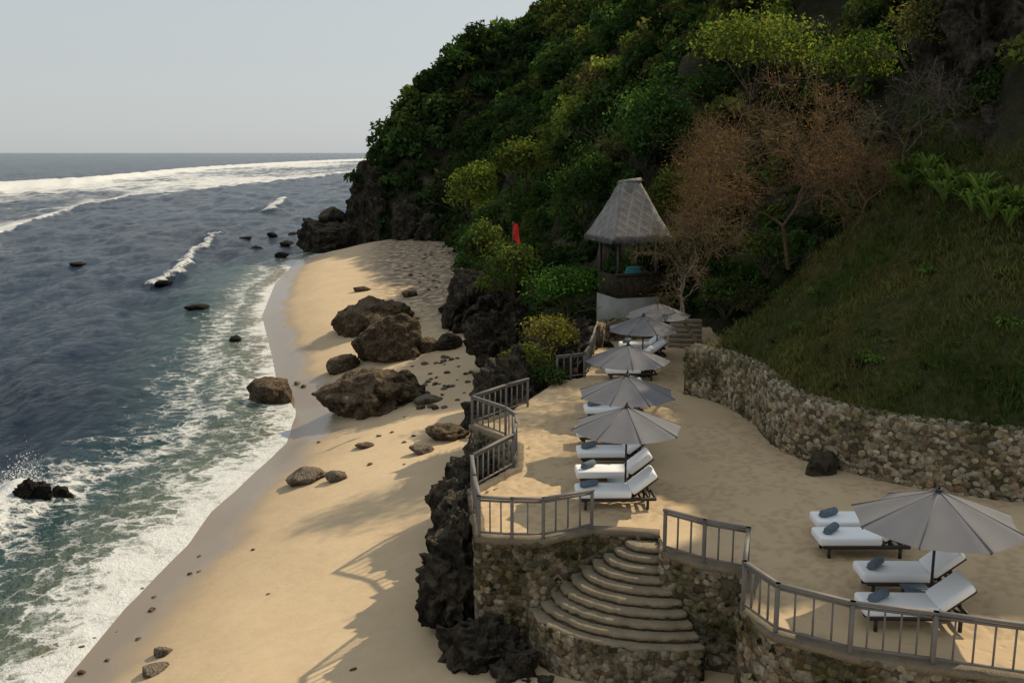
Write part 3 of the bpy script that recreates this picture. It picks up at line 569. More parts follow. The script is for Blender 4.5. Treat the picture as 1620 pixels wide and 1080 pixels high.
def stone_wall(root, path, z0, z1, size=.15, thick=.45, outward=1, cap=True, dark=1.0, ztop=None):
    p = resample(path, .3); t_ = np.gradient(p, axis=0); t_ /= np.linalg.norm(t_, axis=1, keepdims=True); nrm = np.stack([-t_[:, 1], t_[:, 0]], 1) * outward
    n_ = len(p); V = []
    for q, m_ in zip(p, nrm):
        V += [(*q, z0), (*q, z1), (*(q - m_ * thick), z1), (*(q - m_ * thick), z0)]
    Qd = []
    for k in range(n_ - 1):
        for j in range(4): Qd.append((4 * k + j, 4 * k + (j + 1) % 4, 4 * k + 4 + (j + 1) % 4, 4 * k + 4 + j))
    Qd += [(0, 1, 2, 3), (4 * n_ - 4, 4 * n_ - 1, 4 * n_ - 2, 4 * n_ - 3)]
    mb = MB(); mb.add(V, Qd); mb.build('wall_core', M['mortar'], root)
    seg = np.r_[0, np.cumsum(np.linalg.norm(np.diff(p, axis=0), axis=1))]; L = seg[-1]
    dx = size * 1.6; dz = size * 1.3; rows = int((z1 - z0) / dz) + 1; pts = []
    for r_ in range(rows):
        for c_ in range(int(L / dx) + 1):
            if rng.random() < .03: continue
            pts.append((np.clip((c_ + .5 * (r_ % 2)) * dx + rng.normal() * size * .35, 0, L), z0 + min((r_ + .45) * dz + rng.normal() * size * .3, z1 - z0 - size * .5), 0))
    if cap:
        for row in range(4):
            for c_ in range(int(L / (dx * 1.05))): pts.append((c_ * dx * 1.05 + rng.normal() * .04 + row * .1, z1 + .01, (row + .5) * thick / 4))
    pts = np.array(pts); n2 = len(pts)
    X_ = np.interp(pts[:, 0], seg, p[:, 0]); Y_ = np.interp(pts[:, 0], seg, p[:, 1]); TXx = np.interp(pts[:, 0], seg, t_[:, 0]); TYy = np.interp(pts[:, 0], seg, t_[:, 1])
    T3 = np.stack([TXx, TYy, 0 * TXx], 1); N3 = np.stack([-TYy, TXx, 0 * TXx], 1) * outward; c = np.stack([X_, Y_, pts[:, 1]], 1) - N3 * pts[:, 2:3]
    B, Fc = ICO[2]; th = rng.uniform(-.6, .6, n2); sc = rng.uniform(.6, 1.35, (n2, 3)) * size * np.array([1.04, .42, .82])
    vv = B[None] * (1 + rng.normal(size=(n2, len(B), 1)) * .08); vv = np.sign(vv) * np.abs(vv) ** .62 * sc[:, None, :]
    a = vv[:, :, 0] * np.cos(th)[:, None] - vv[:, :, 2] * np.sin(th)[:, None]; b = vv[:, :, 0] * np.sin(th)[:, None] + vv[:, :, 2] * np.cos(th)[:, None]
    Vs = c[:, None, :] + T3[:, None, :] * a[:, :, None] + N3[:, None, :] * vv[:, :, 1:2] + np.array([0, 0, 1.]) * b[:, :, None]
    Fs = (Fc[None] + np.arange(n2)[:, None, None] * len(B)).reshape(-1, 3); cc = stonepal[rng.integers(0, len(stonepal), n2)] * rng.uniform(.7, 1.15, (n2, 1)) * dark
    return obj('stone_face', mesh_np('stone_face', Vs.reshape(-1, 3), Fs, cols=np.repeat(cc, len(B), 0), smooth=False), M['stone'], root)
r = thing('retaining_wall', 'long curved rubble stone wall holding back the grassy slope', 'wall')
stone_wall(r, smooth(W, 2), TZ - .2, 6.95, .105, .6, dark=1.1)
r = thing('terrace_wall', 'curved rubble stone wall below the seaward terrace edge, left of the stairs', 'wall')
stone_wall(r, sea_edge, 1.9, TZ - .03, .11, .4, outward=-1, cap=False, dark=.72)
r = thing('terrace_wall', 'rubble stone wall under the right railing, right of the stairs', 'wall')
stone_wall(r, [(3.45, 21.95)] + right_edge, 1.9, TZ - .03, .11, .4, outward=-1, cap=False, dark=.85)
for path, lb in ((sea_edge, 'worn sandy stone kerb along the seaward terrace edge'), (right_edge, 'worn sandy stone kerb under the lower right railing')):
    p = resample(path, .22); t_ = np.gradient(p, axis=0); t_ /= np.linalg.norm(t_, axis=1, keepdims=True); nn = -np.stack([-t_[:, 1], t_[:, 0]], 1); mb = MB(); V = []
    for q, m_ in zip(p, nn):
        j = rng.normal() * .03; V += [(*(q + m_ * (.06 + j)), TZ - .08 + j), (*(q + m_ * (.045 + j)), TZ + .055 + j * .4), (*(q - m_ * .2), TZ + .07), (*(q - m_ * (.25 + j)), TZ - .1)]
    Qd = [(4 * k + j, 4 * k + (j + 1) % 4, 4 * k + 4 + (j + 1) % 4, 4 * k + 4 + j) for k in range(len(p) - 1) for j in range(4)] + [(0, 1, 2, 3), (4 * len(p) - 4, 4 * len(p) - 1, 4 * len(p) - 2, 4 * len(p) - 3)]
    mb.add(V, Qd); tag(mb.build('kerb', M['coping']), lb, 'kerb')
# moss tufts on the walls
mp_ = []
for q in range(90):
    e = sea_edge if q < 40 else right_edge; k = rng.integers(0, len(e) - 1) if q >= 40 else rng.integers(4, len(e) - 1); f = rng.random(); x_ = e[k][0] + (e[k + 1][0] - e[k][0]) * f; y_ = e[k][1] + (e[k + 1][1] - e[k][1]) * f - .05
    rr = rng.uniform(.06, .16); mp_.append(clump(np.array([x_, y_ - .05, rng.uniform(3.0, 5.0)]), (rr, rr * .7, rr), 45, (.035, .045, .016), K=4) + (.03,))
tag(fol_obj('wall_moss', mp_, M['leaf']), 'dark mossy tufts clinging to the terrace stone walls', 'moss', kind='stuff')
# stairs
st = thing('stone_stairs', 'fan of curved stone steps descending from terrace to beach', 'stairs', (0, 0, 0)); C0 = (3.45, 21.95); NS = 10
def sector(a, b, z0, z1, a0, a1, n_=30, jit=0, rnd=0):
    V = [(C0[0], C0[1], z0), (C0[0], C0[1], z1)]; top = []
    for k in range(n_ + 1):
        w_ = R(a0 + (a1 - a0) * k / n_); j = 1 + rng.normal() * jit; x = a * math.cos(w_) * j; y = b * math.sin(w_) * j; V += [(C0[0] + x, C0[1] + y, z0), (C0[0] + x, C0[1] + y, z1 - rnd)]; s_ = 1 - .05 / max(a, .5); top.append((C0[0] + x * s_, C0[1] + y * s_, z1 + rng.normal() * jit * .4))
    Fq = [(0, 1, 3, 2), (0, 2 * n_ + 2, 2 * n_ + 3, 1)]; nv = len(V); V += top
    for k in range(n_): i_ = 2 + 2 * k; Fq += [(i_, i_ + 1, i_ + 3, i_ + 2), (1, nv + k + 1, nv + k), (i_ + 1, nv + k, nv + k + 1, i_ + 3), (0, i_, i_ + 2)]
    return V, Fq
sa = lambda k: .80 + k * .255
sb = lambda k: .46 + k * .208
for k in range(NS):
    z1 = TZ - .12 - .165 * k; mb = MB(); mb.add(*sector(sa(k) - .01, sb(k) - .01, 1.6 - .01 * k, z1 - .09, 174 - .4 * k, 273 + 1.1 * k, jit=.004)); s_ = mb.build('step', M['riser'], st)
    mb = MB(); mb.add(*sector(sa(k), sb(k), z1 - .11, z1, 174.2 - .4 * k, 272.8 + 1.1 * k, jit=.009, rnd=.03)); mb.build('tread', M['tread'], s_)
arc = [(C0[0] + (sa(9) + .01) * math.cos(R(w_)), C0[1] + (sb(9) + .01) * math.sin(R(w_))) for w_ in range(171, 284, 5)]
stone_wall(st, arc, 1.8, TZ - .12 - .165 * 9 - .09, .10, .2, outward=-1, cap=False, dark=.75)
# ------------------------------------------------------------------ railings
def railing(pts, label, bal=.3, name='railing'):
    root = thing(name, label, 'railing', (pts[0][0], pts[0][1], TZ)); P3 = [np.array([x, y, TZ + .06]) - [pts[0][0], pts[0][1], TZ] for x, y in pts]
    tr = MB(); br = MB()
    for a, b in zip(P3[:-1], P3[1:]):
        u_ = (b - a) / np.linalg.norm(b - a); e = u_ * .045
        tr.beam(a + [0, 0, .95] - e, b + [0, 0, .95] + e, .095, .05); tr.beam(a + [0, 0, .87] + e, b + [0, 0, .87] - e, .035, .045); br.beam(a + [0, 0, .10], b + [0, 0, .10], .04, .045)
        L = np.linalg.norm(b - a); n_ = max(1, int(round(L / bal)))
        for k in range(1, n_):
            q = a + (b - a) * k / n_; m_ = MB(); m_.box(q + [0, 0, .48], (.032, .032, .74), (0, 0, math.atan2(u_[1], u_[0]))); m_.build('baluster', M['wood'], root)
    for q in P3:
        m_ = MB(); m_.box(q + [0, 0, .42], (.08, .08, .98)); m_.build('post', M['wood'], root, bevel=.008)
    tr.build('top_rail', M['wood'], root); br.build('bottom_rail', M['wood'], root); return root
railing([(.55, 33.9), (-.2, 33.0), (-1.3, 31.4), (-.2, 29.95), (.12, 29.1), (.12, 28.1), (.04, 27.0), (-1.05, 25.0), (-.92, 23.3), (-.76, 21.8), (.0, 21.68), (.72, 21.68), (1.88, 22.28)], 'weathered grey wooden railing zigzagging along the seaward terrace edge')
railing([(3.4, 20.95), (4.15, 20.3), (4.98, 19.85), (4.5, 18.1), (4.88, 17.1), (6.0, 16.35), (7.3, 15.95), (8.8, 15.45), (10.6, 15.15)], 'weathered grey wooden railing from stairs along the lower right terrace edge')
railing([(1.75, 37.8), (2.3, 38.1), (2.85, 38.4), (3.1, 39.6)], 'short grey wooden railing beside the overgrown rock outcrop')
railing([(3.2, 40.4), (3.5, 42.3), (3.75, 44.2)], 'farthest grey wooden railing left of the far umbrellas')
# ------------------------------------------------------------------ loungers
def make_lounger(label, loc, rz):
    t_ = thing('sun_lounger', label, 'sun lounger', loc, rz, 'sun loungers on the sandy terrace')
    f = MB()
    for y in (-.32, .32): f.box((0, y, .27), (1.9, .05, .08))
    for x in (-.93, .93): f.box((x, 0, .27), (.05, .62, .075))
    for k in range(9): f.box((-.84 + k * .2, 0, .302), (.09, .62, .02))
    f.build('frame', M['darkwood'], t_)
    for x, y in ((-.82, -.3), (-.82, .3), (.74, -.3), (.74, .3)):
        m_ = MB(); m_.box((x, y, .125), (.06, .055, .25)); m_.build('leg', M['darkwood'], t_)
    m_ = MB(); m_.box((-.36, 0, .395), (1.38, .72, .20)); m_.build('seat_cushion', M['cushion'], t_, bevel=.06, smooth=True, seg=3)
    an = R(-38); L = .76; cx_ = .33 + math.cos(an) * L / 2; cz_ = .42 - math.sin(an) * L / 2
    m_ = MB(); m_.box((cx_, 0, cz_ + .02), (L, .72, .18), (0, an, 0)); m_.build('back_cushion', M['cushion'], t_, bevel=.06, smooth=True, seg=3)
    m_ = MB(); m_.box((cx_ + .065, 0, cz_ - .085), (L, .6, .03), (0, an, 0)); m_.beam((.80, -.22, .3), (.72, -.22, .6), .03, .03); m_.beam((.80, .22, .3), (.72, .22, .6), .03, .03); m_.build('backrest', M['darkwood'], t_)
    return t_
def make_towel(label, loc, rz):
    n_ = 14; rings = [(-.23, .0), (-.235, .045), (-.23, .082), (-.21, .095), (0, .098), (.21, .095), (.23, .082), (.235, .045), (.23, 0)]
    mb = MB(); V = [(x, r_ * math.cos(2 * math.pi * k / n_), .095 + .9 * r_ * math.sin(2 * math.pi * k / n_)) for x, r_ in rings for k in range(n_)]
    Fq = [(i_ * n_ + k, i_ * n_ + (k + 1) % n_, (i_ + 1) * n_ + (k + 1) % n_, (i_ + 1) * n_ + k) for i_ in range(len(rings) - 1) for k in range(n_)]
    mb.add(V, Fq); mb.box((0, .06, .03), (.45, .1, .03), (.5, 0, 0))
    t_ = tag(mb.build('rolled_towel', M['towel'], smooth=True), label, 'towel', 'rolled towels on the loungers'); t_.location = loc; t_.rotation_euler = (0, 0, rz); return t_
Lspots = [(7.62, 17.55, -.03, 'nearest lounger of all, in front of the big right umbrella pole'), (8.1, 19.05, -.02, 'lounger just behind the big right umbrella pole'), (7.8, 20.95, .0, 'nearer of the two loungers left of the big right umbrella'), (8.05, 21.95, .0, 'farther of the two loungers left of the big right umbrella'),
    (2.65, 24.0, .03, 'nearest lounger of the left row, by the corner railing'), (2.75, 25.55, .03, 'second nearest lounger of the left row'), (2.9, 27.35, .03, 'third lounger of the left row, showing below the nearest canopy'), (3.0, 29.4, .03, 'fourth lounger of the left row, behind the nearest canopy'),
    (3.45, 32.15, .03, 'lounger in front of the third canopy of the left row'), (3.65, 34.1, .03, 'lounger behind the third canopy of the left row'), (4.7, 38.2, .02, 'lounger in front of the fourth canopy of the left row'), (4.85, 39.9, .02, 'lounger behind the fourth canopy of the left row'), (5.6, 41.7, .02, 'second farthest lounger of the left row'), (5.8, 43.3, .02, 'farthest lounger of the left row')]
L0 = None; T0 = None
for k, (x, y, rz, lb) in enumerate(Lspots):
    lab = 'white cushioned dark wood ' + lb.replace('lounger', 'sun lounger', 1) if lb.startswith('lounger') else 'white cushioned sun lounger, ' + lb
    if L0 is None: L0 = make_lounger(lab, (x, y, TZ), rz)
    else: dup(L0, (x, y, TZ), rz, lab)
    tl = 'rolled grey towel on the ' + lb; loc = (x - .70, y, TZ + .492)
    tl = ' '.join(tl.replace(',', '').split()[:16])
    if T0 is None: T0 = make_towel(tl, loc, R(38))
    else:
        o = T0.copy(); COL.objects.link(o); o.location = loc; o.rotation_euler = (0, 0, R(38 + random.uniform(-12, 12))); o['label'] = tl
def make_table(label, loc):
    t_ = thing('side_table', label, 'table', loc, 0, 'side tables beside umbrella poles'); m_ = MB()
    for k in range(5): m_.box((0, -.2 + k * .1, .36), (.5, .085, .03))
    m_.build('table_top', M['towel'], t_)
    for x in (-.2, .2):
        for y in (-.17, .17): m_ = MB(); m_.box((x, y, .172), (.045, .045, .344)); m_.build('leg', M['darkwood'], t_)
    return t_
tb = make_table('small grey slatted side table between the two loungers of big umbrella', (7.95, 18.3, TZ))
dup(tb, (2.75, 24.8, TZ), 0, 'small grey slatted side table between the two nearest left row loungers')
dup(tb, (2.95, 28.35, TZ), 0, 'small grey side table under the second canopy of left row')
# ------------------------------------------------------------------ umbrellas
def make_umbrella(label, loc, Rr, rz):
    t_ = thing('beach_umbrella', label, 'umbrella', loc, rz, 'grey umbrellas on the sandy terrace'); Ht = 2.42; n_ = 8; sub = 6; rings = 7; V = [(0, 0, Ht)]; drop = .30 * Rr + .12
    def zz(f): return Ht - drop * (f ** 1.05)
    for i_ in range(1, rings + 1):
        f = i_ / rings
        for k in range(n_ * sub):
            w_ = 2 * math.pi * k / (n_ * sub); ph = (k % sub) / sub; sag = math.sin(ph * math.pi); chord = math.cos(math.pi / n_) / math.cos(((ph - .5)) * 2 * math.pi / n_)
            r_ = Rr * f * chord * (1 - .035 * sag * f); V.append((r_ * math.cos(w_), r_ * math.sin(w_), zz(f) - .055 * sag * f * Rr * .6))
    nk = n_ * sub; Tq = [(0, 1 + k, 1 + (k + 1) % nk) for k in range(nk)]; Qd = [(1 + i_ * nk + k, 1 + (i_ + 1) * nk + k, 1 + (i_ + 1) * nk + (k + 1) % nk, 1 + i_ * nk + (k + 1) % nk) for i_ in range(rings - 1) for k in range(nk)]
    mb = MB(); mb.add(V, Tq + Qd); c = mb.build('canopy', M['canvas'], t_)
    m_ = MB()
    for k in range(n_):
        w_ = 2 * math.pi * k / n_; m_.beam((.03 * math.cos(w_), .03 * math.sin(w_), zz(0.02) + .006), (Rr * math.cos(w_), Rr * math.sin(w_), zz(1) + .006), .022, .012)
    m_.build('seam', M['canvas'], c)
    for k in range(n_):
        w_ = 2 * math.pi * k / n_; cw, sw = math.cos(w_), math.sin(w_); m_ = MB(); m_.beam((.04 * cw, .04 * sw, Ht - .05), (Rr * .98 * cw, Rr * .98 * sw, zz(1) - .03), .02, .03); m_.beam((.04 * cw, .04 * sw, Ht - drop - .15), (Rr * .5 * cw, Rr * .5 * sw, zz(.5) - .05), .015, .02); m_.build('rib', M['darkwood'], t_)
    m_ = MB(); m_.tube((0, 0, .05), (0, 0, Ht - .02), .028, .028, 12); m_.build('pole', M['darkwood'], t_, smooth=False)
    m_ = MB(); m_.tube((0, 0, Ht - .02), (0, 0, Ht + .05), .075, .05, 10); m_.tube((0, 0, Ht + .05), (0, 0, Ht + .12), .03, .015, 10); m_.build('finial', M['darkwood'], t_)
    m_ = MB(); m_.box((0, 0, .04), (.55, .55, .08)); m_.tube((0, 0, .08), (0, 0, .35), .045, .04, 10); m_.build('base', M['darkwood'], t_); return t_
make_umbrella('largest grey umbrella at right, standing over the two nearest loungers', (*P(1486, 776, TZ + 2.42)[:2], TZ), 1.62, R(12))
u0 = make_umbrella('nearest grey umbrella of the left row', (*P(992, 643, TZ + 2.42)[:2], TZ), 1.46, R(8))
for (x, y, rz, lb) in ((992, 594, 20, 'second nearest grey umbrella of the left row'), (994, 545, 0, 'third grey umbrella of the left row, middle of five'), (1018, 499, 15, 'fourth grey umbrella of the left row, second from the hut'), (1041, 479, 5, 'farthest grey umbrella of the left row, nearest the thatched hut')):
    q = P(x, y, TZ + 2.42); dup(u0, (q[0], q[1], TZ), R(rz), lb)
# ------------------------------------------------------------------ hut
hx, hy, hz0 = 5.8, 49.6, 5.2
t_ = thing('thatched_hut', 'small open hut with steep woven grey roof above far terrace end', 'hut', (hx, hy, hz0), R(20))
m_ = MB(); m_.box((0, 0, .65), (2.3, 2.3, 2.2)); m_.build('plinth', M['concrete'], t_)
m_ = MB(); m_.box((0, -1.1, 2.3), (2.3, .12, 1.1)); m_.box((-1.09, 0, 2.3), (.12, 2.08, 1.1)); m_.box((1.09, 0, 2.3), (.12, 2.08, 1.1)); m_.build('low_wall', M['riser'], t_)
for x in (-1.04, 1.04):
    for y in (-1.04, 1.04): m_ = MB(); m_.box((x, y, 3.3), (.13, .13, 3.1)); m_.build('post', M['darkwood'], t_)
m_ = MB(); m_.box((0, -1.1, 2.9), (2.4, .3, .07)); m_.box((0, 0, 4.82), (2.3, .1, .12)); m_.box((0, -1.04, 4.82), (2.3, .1, .12)); m_.build('counter', M['darkwood'], t_)
V = []; rings = 14; ns = 10
for i_ in range(rings + 1):
    f = i_ / rings; g = f; wx = 1.72 * (1 - g) + .55 * g; wy = 1.55 * (1 - g) + .09 * g; z = 4.62 + 2.68 * f
    wx *= 1 - .05 * math.sin(f * math.pi); wy *= 1 - .05 * math.sin(f * math.pi)
    cs = [(-wx, -wy), (wx, -wy), (wx, wy), (-wx, wy)]
    for c_ in range(4):
        a, b = cs[c_], cs[(c_ + 1) % 4]
        for k in range(ns): s_ = k / ns; V.append((a[0] + (b[0] - a[0]) * s_, a[1] + (b[1] - a[1]) * s_, z - (.06 * math.sin(s_ * math.pi) if i_ == 0 else 0) + rng.normal() * .02))
nk = 4 * ns; Qd = [(i_ * nk + k, i_ * nk + (k + 1) % nk, (i_ + 1) * nk + (k + 1) % nk, (i_ + 1) * nk + k) for i_ in range(rings) for k in range(nk)]
V += [(0, 0, 7.34), (0, 0, 4.85)]; top = rings * nk; Qd += [(top + k, top + (k + 1) % nk, len(V) - 2) for k in range(nk)] + [((k + 1) % nk, k, len(V) - 1) for k in range(nk)]
mb = MB(); mb.add(V, Qd); rf = mb.build('roof', M['thatch'], t_)
m_ = MB(); m_.tube((-.6, 0, 7.30), (.6, 0, 7.40), .10, .13, 8); m_.build('ridge_roll', M['thatch'], rf)
n_ = 1500; k = rng.integers(0, 4, n_); s_ = rng.uniform(-1, 1, n_); ex = np.where(k % 2 == 0, s_ * 1.72, np.where(k == 1, 1.72, -1.72)); ey = np.where(k % 2 == 1, s_ * 1.55, np.where(k == 2, 1.55, -1.55))
V, Fq = leafmesh(np.stack([ex, ey, 4.57 + rng.normal(size=n_) * .03], 1), rng.normal(size=(n_, 3)) * [1, 1, .2], np.full(n_, .12), .12, up=np.array([0, 0, 3.]))
obj('eave_fringe', mesh_np('eave_fringe', V, Fq, cols=np.full((len(V), 3), .2)), M['bark'], rf)
c_ = thing('towel_stack', 'stack of teal towels on the counter of thatched hut', 'towels', (hx + .1, hy - 1.1, hz0 + 2.935), R(20))
for k in range(3): m_ = MB(); m_.box((.02 * k, 0, .06 + k * .115), (.8 - .05 * k, .24, .105)); m_.build('towel', M['teal'], c_, bevel=.03)
stp_ = thing('path_steps', 'short flight of stone steps from far terrace up to hut', 'stairs', (7.9, 44.6, TZ), R(-10))
for k in range(6): m_ = MB(); m_.box((0, .35 * k + .2, .08 + .085 * k * 2 - .02), (1.5, .45, .17)); m_.build('step', M['tread'], stp_, bevel=.02)
r = thing('path_wall', 'low rubble stone wall beside the steps below thatched hut', 'wall'); stone_wall(r, [(4.1, 44.6), (4.4, 46.3), (6.8, 46.9)], TZ - .1, TZ + .85, .16, .35, outward=-1)
# flag
q = PY(811, 383, 50); zb = PY(811, 405, 50)[2] - 2; fl = thing('red_flag', 'small red warning flag hanging on a pole in front of the green bushes', 'flag', (q[0], 50, zb)); zt = PY(811, 352, 50)[2] - zb
m_ = MB(); m_.tube((0, 0, 0), (0, 0, zt + .05), .018, .015, 6); m_.build('flagpole', M['darkwood'], fl)
V = [(.02 + .085 * j * (1 + .06 * i_) + .02 * math.sin(i_ * 1.3), .07 * math.sin(j * 2.2 + i_ * .8), zt - .12 * i_ * (1 + .08 * j) - .03 * j) for i_ in range(8) for j in range(4)]; m_ = MB(); m_.add(V, [(i_ * 4 + j, i_ * 4 + j + 1, i_ * 4 + 5 + j, i_ * 4 + 4 + j) for i_ in range(7) for j in range(3)]); m_.build('flag_cloth', M['flag'], fl, smooth=True)
# ------------------------------------------------------------------ individual trees and bushes
def shrub(px, py, Yd, rad, col, label, n=2500, ls=.09, name='shrub', K=14, asp=.5, group=None, zoff=0):
    c = PY(px, py, Yd); rad = np.array(rad); base = (c[0], c[1], c[2] - rad[2]); t_ = thing(name, label, 'shrub', base, 0, group)
    segs = []
    for k in range(7):
        s2, _ = branches((0, 0, 0), (rng.normal() * .5, rng.normal() * .5, 1), rad[2] * .8, .05, 2, 2, .6, rng); segs += s2
    seg_mesh('stem', segs, (.07, .055, .04), M['bark'], t_, 4)
    cols = [col] if not isinstance(col, list) else col; fol_obj('foliage', [clump(np.array([0, 0, rad[2]]), rad, n // len(cols), c_, K=K, low=-.6) + (ls,) for c_ in cols], M['leaf'], t_, asp=asp); return t_
shrub(752, 312, 76, (2.1, 2.0, 2.6), [pal['lime'], (.13, .16, .035)], 'bright yellow green bush at the left edge of the slope, left of flag', 3200, .15)
shrub(765, 400, 66, (1.7, 1.8, 2.2), [pal['olive'], pal['mid']], 'olive green bush overhanging the beach below the bright bush', 2600, .14)
shrub(815, 430, 52, (1.5, 1.5, 1.6), [pal['mid'], pal['olive']], 'mid green bush directly below the red flag', 2600, .11)
shrub(898, 465, 47, (1.75, 1.5, 1.35), [(.05, .11, .026), (.065, .12, .035)], 'round vivid green shrub left of the hut', 4200, .08)
shrub(1035, 215, 60, (2.9, 2.5, 3.2), [(.055, .10, .036), (.05, .09, .03)], 'rounded green vine covered tree above the thatched roof', 5200, .13, name='tree', K=20)
shrub(925, 300, 64, (2.3, 2.2, 2.4), [pal['mid'], pal['dark']], 'dark green tree left of the thatched roof', 3600, .13, name='tree')
shrub(1065, 325, 54, (1.6, 1.4, 2.1), [pal['olive'], (.12, .115, .035)], 'olive yellow bush touching the right side of thatched roof', 3000, .10)
shrub(1075, 400, 50, (1.2, 1.2, 1.5), [pal['mid'], pal['olive']], 'green bush right of the hut posts below the roof', 2200, .09)
shrub(830, 265, 78, (2.4, 2.2, 2.2), [(.10, .12, .03), pal['olive']], 'yellow olive bush on the slope right of the bright bush', 3000, .16)
shrub(790, 455, 56, (1.2, 1.4, 1.1), [(.09, .13, .028)], 'small light green bush above the tall grey rock', 1500, .11)
shrub(868, 538, 41, (1.4, 1.3, 1.05), [(.12, .09, .05), (.14, .14, .035)], 'brown and yellow twiggy bush on top of the grey outcrop', 2600, .07)
shrub(835, 572, 38.5, (1.1, 1.0, .7), [(.14, .16, .04), (.08, .09, .025)], 'yellow leaved creeper on the edge of grey outcrop', 1400, .07)
shrub(870, 600, 37.5, (.8, .8, .6), [pal['mid'], pal['dark']], 'dark green bush just left of the short railing', 1100, .07)
shrub(1195, 85, 46, (3.4, 2.4, 2.0), [(.12, .15, .04), pal['olive']], 'lime green leafy tree crown above the rust coloured bare tree', 3400, .11, name='tree', K=26)
shrub(1350, 110, 43, (2.4, 2, 1.6), [(.09, .11, .03), pal['mid']], 'pale green tree crown at upper right beside dark cliff', 2200, .10, name='tree', K=20)
shrub(1215, 400, 40, (1.2, 1.1, 1.0), [pal['mid'], pal['olive']], 'dark green bush under the bare tree at the grass edge', 1800, .08)
shrub(1150, 470, 41, (1.3, 1.2, .9), [pal['olive'], pal['mid']], 'low olive bush between hut steps and grass slope', 1700, .08)
shrub(1560, 180, 36, (1.4, 1.0, 1.3), [pal['olive'], pal['mid']], 'green bush clinging to the dark cliff at far right', 1800, .08)
shrub(1455, 60, 38, (1.5, 1.2, 1.6), [pal['olive'], pal['brown']], 'olive and brown bush near top edge left of corner cliff', 2000, .08)
def baretree(px, py, Yd, h, d0, label, col, leafcol, nleaf, seed, levels=4, nb=3, spread=.75, twn=9, twl=.55, r0=.13, name='bare_tree', lf=.74, first=.34, lift=.12, tw_col=None):
    rs = np.random.default_rng(seed); c = PY(px, py, Yd); t_ = thing(name, label, 'tree', (c[0], c[1], c[2]))
    s1, tips = branches((0, 0, -1.0), d0, h * first, r0, levels, nb, spread, rs, .3, .62, lf, lift); tw = []; LP = []
    for p, d in tips:
        for k in range(twn):
            dd_ = (d * .6 + Vector(rs.normal(size=3)) * .6 + Vector((0, 0, .05))).normalized(); e = p + dd_ * twl * rs.uniform(.4, 1.2); tw.append((p, e, .010, .005)); LP.append(e); LP.append(p.lerp(e, .6))
            e2 = e + (dd_ + Vector(rs.normal(size=3)) * .7).normalized() * twl * .6; tw.append((e, e2, .007, .004)); LP.append(e2)
            e3 = e + (dd_ + Vector(rs.normal(size=3)) * .9).normalized() * twl * .6; tw.append((e, e3, .007, .004))
    seg_mesh('trunk', s1, col, M['bark'], t_, 6); seg_mesh('twigs', tw, tw_col or tuple(np.array(col) * 1.15), M['bark'], t_, 3)
    if nleaf:
        LP = np.array([list(p) for p in LP]); k = rs.integers(0, len(LP), nleaf); C = LP[k] + rs.normal(size=(nleaf, 3)) * .35; V, Fq = leafmesh(C, rs.normal(size=(nleaf, 3)), rs.uniform(.02, .045, nleaf), .45)
        cc = np.array(leafcol) * rs.uniform(.5, 1.4, (nleaf, 1)); obj('leaves', mesh_np('leaves', V, Fq, cols=np.repeat(cc, 4, 0)), M['leaf'], t_)
    return t_
baretree(1250, 385, 39, 8.5, (-.15, -.1, 1), 'large leafless rust brown tree with a broad haze of fine twigs', (.13, .09, .055), (.17, .095, .035), 5500, 5, levels=5, nb=3, spread=.95, twn=6, twl=.6, first=.21, lf=.82, lift=.02, tw_col=(.22, .135, .07), r0=.10)
baretree(1190, 290, 44, 5.5, (-.1, -.1, 1), 'rust brown twiggy tree behind the large bare one, nearer the hut', (.13, .09, .06), (.15, .10, .035), 1800, 15, levels=4, nb=3, spread=1.0, twn=8, twl=.7, first=.2, lf=.85, lift=.0, tw_col=(.20, .14, .075), r0=.06)
baretree(1350, 330, 38, 6.0, (.2, -.1, 1), 'leafless pale brown tree right of the rust brown one', (.16, .12, .08), (.14, .10, .035), 2000, 6, levels=4, spread=.95, first=.25, lf=.82, lift=.02, twn=9, tw_col=(.19, .135, .08), r0=.07)
baretree(1120, 440, 43, 5.5, (-.15, 0, 1), 'thin leafless brown tree right of the thatched hut', (.18, .13, .08), (.14, .11, .035), 2000, 8, levels=4, spread=.9, first=.25, lf=.8, lift=.04, twn=8, r0=.06)
baretree(1430, 250, 37, 4.5, (.05, -.1, 1), 'small grey bare tree in front of dark cliff at right', (.13, .11, .085), (.1, .1, .04), 1200, 9, spread=.9, first=.25, lf=.8, r0=.05, twn=6)
baretree(1112, 520, 43.5, 4.4, (-.55, -.1, .8), 'crooked pale frangipani tree leaning over the hut steps', (.27, .23, .175), (.1, .1, .03), 0, 12, levels=4, nb=2, spread=.7, twn=2, twl=.3, r0=.11, name='frangipani_tree')
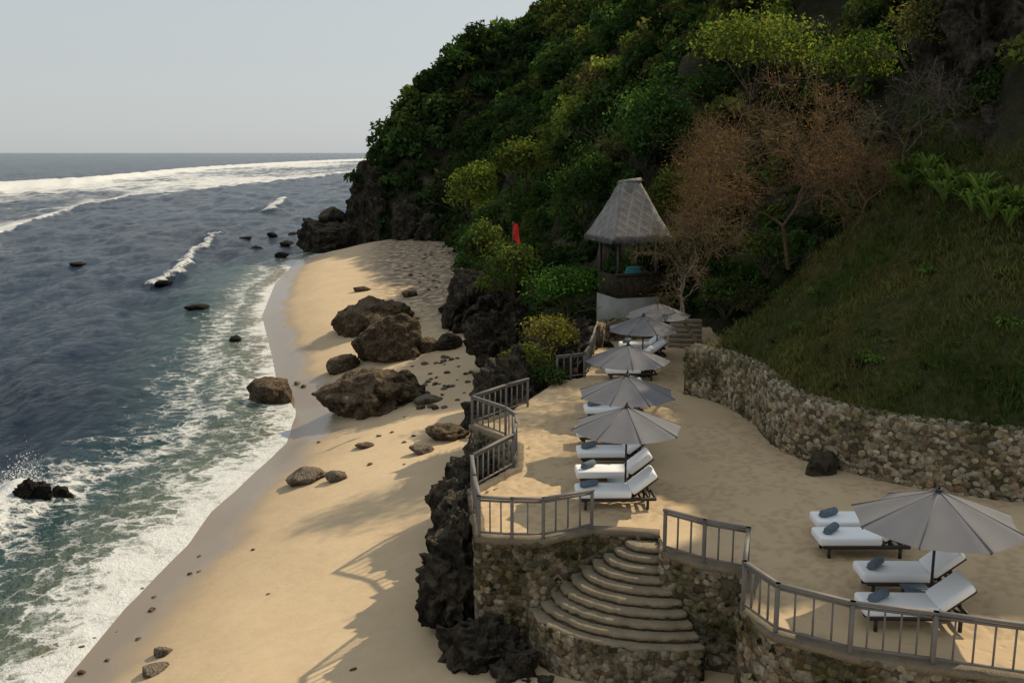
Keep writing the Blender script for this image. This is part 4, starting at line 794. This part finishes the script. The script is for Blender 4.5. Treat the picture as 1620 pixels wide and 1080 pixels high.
# strap leaf plants
def strap(loc, h, label, cols, nl=30, group='strap leaved plants along the top of the grass'):
    t_ = thing('strap_leaf_plant', label, 'plant', loc, 0, group); V = []; Fq = []; cc = []
    for k in range(nl):
        a = rng.uniform(0, 6.28); out = rng.uniform(.35, .95) * h; hh_ = h * rng.uniform(.7, 1.1); w_ = .045 + .025 * rng.random(); c = np.array(cols) * rng.uniform(.6, 1.5); n0 = len(V)
        for i_ in range(6):
            f = i_ / 5; r_ = out * f; z = hh_ * (1.6 * f - 1.15 * f * f) ; ww = w_ * (1 - f ** 2) + .003; ca, sa_ = math.cos(a), math.sin(a); V += [(r_ * ca - sa_ * ww, r_ * sa_ + ca * ww, z), (r_ * ca + sa_ * ww, r_ * sa_ - ca * ww, z)]; cc += [c, c]
        Fq += [(n0 + 2 * i_, n0 + 2 * i_ + 1, n0 + 2 * i_ + 3, n0 + 2 * i_ + 2) for i_ in range(5)]
    return obj('leaves', mesh_np('leaves', np.array(V), np.array(Fq), cols=np.array(cc)), M['leaf'], t_)
for k, (x, y) in enumerate(((1395, 262), (1425, 272), (1450, 262), (1480, 285), (1505, 280), (1530, 300), (1555, 300), (1580, 318), (1610, 318), (1440, 290), (1500, 308), (1570, 335), (1545, 325), (1600, 345), (1635, 330), (1470, 265))):
    q = hit(x, y + 14, hz); strap((q[0] - .25, q[1] - .35, q[2]), rng.uniform(1.0, 1.5), 'arching strap leaved plant growing where the grass meets the cliff', (.12, .17, .05))
for k, (x, y, lb) in enumerate(((1262, 528, 'small leafy weed on the grass slope, leftmost'), (1375, 575, 'small leafy weed low on the grass slope above wall middle'), (1598, 520, 'broad green weed on the grass slope near right edge'), (1462, 440, 'small weed halfway up the grass slope'), (1490, 350, 'small weed high on the grass slope under strap leaved plants'), (1285, 470, 'small weed on upper left of the grass slope'))):
    q = hit(x, y, hz); t_ = thing('weed', lb, 'plant', (q[0], q[1], q[2])); fol_obj('leaves', [clump(np.array([0, 0, .12]), (.42, .35, .3), 150, (.10, .16, .04), K=5) + (.07,)], M['leaf'], t_)
# spray at the surf rock
q = P(35, 785, 0); n_ = 1300; a = rng.normal(size=(n_, 3)) * [.55, .3, .38]; a[:, 2] = np.abs(a[:, 2]) * (1.7 - np.abs(a[:, 0])); V, Fq = leafmesh(q + a + [-.1, .6, .25], rng.normal(size=(n_, 3)), rng.uniform(.01, .04, n_), .8)
tag(obj('wave_spray', mesh_np('wave_spray', V, Fq), M['spray']), 'white spray thrown up behind the black rock in the surf', 'spray', kind='stuff')
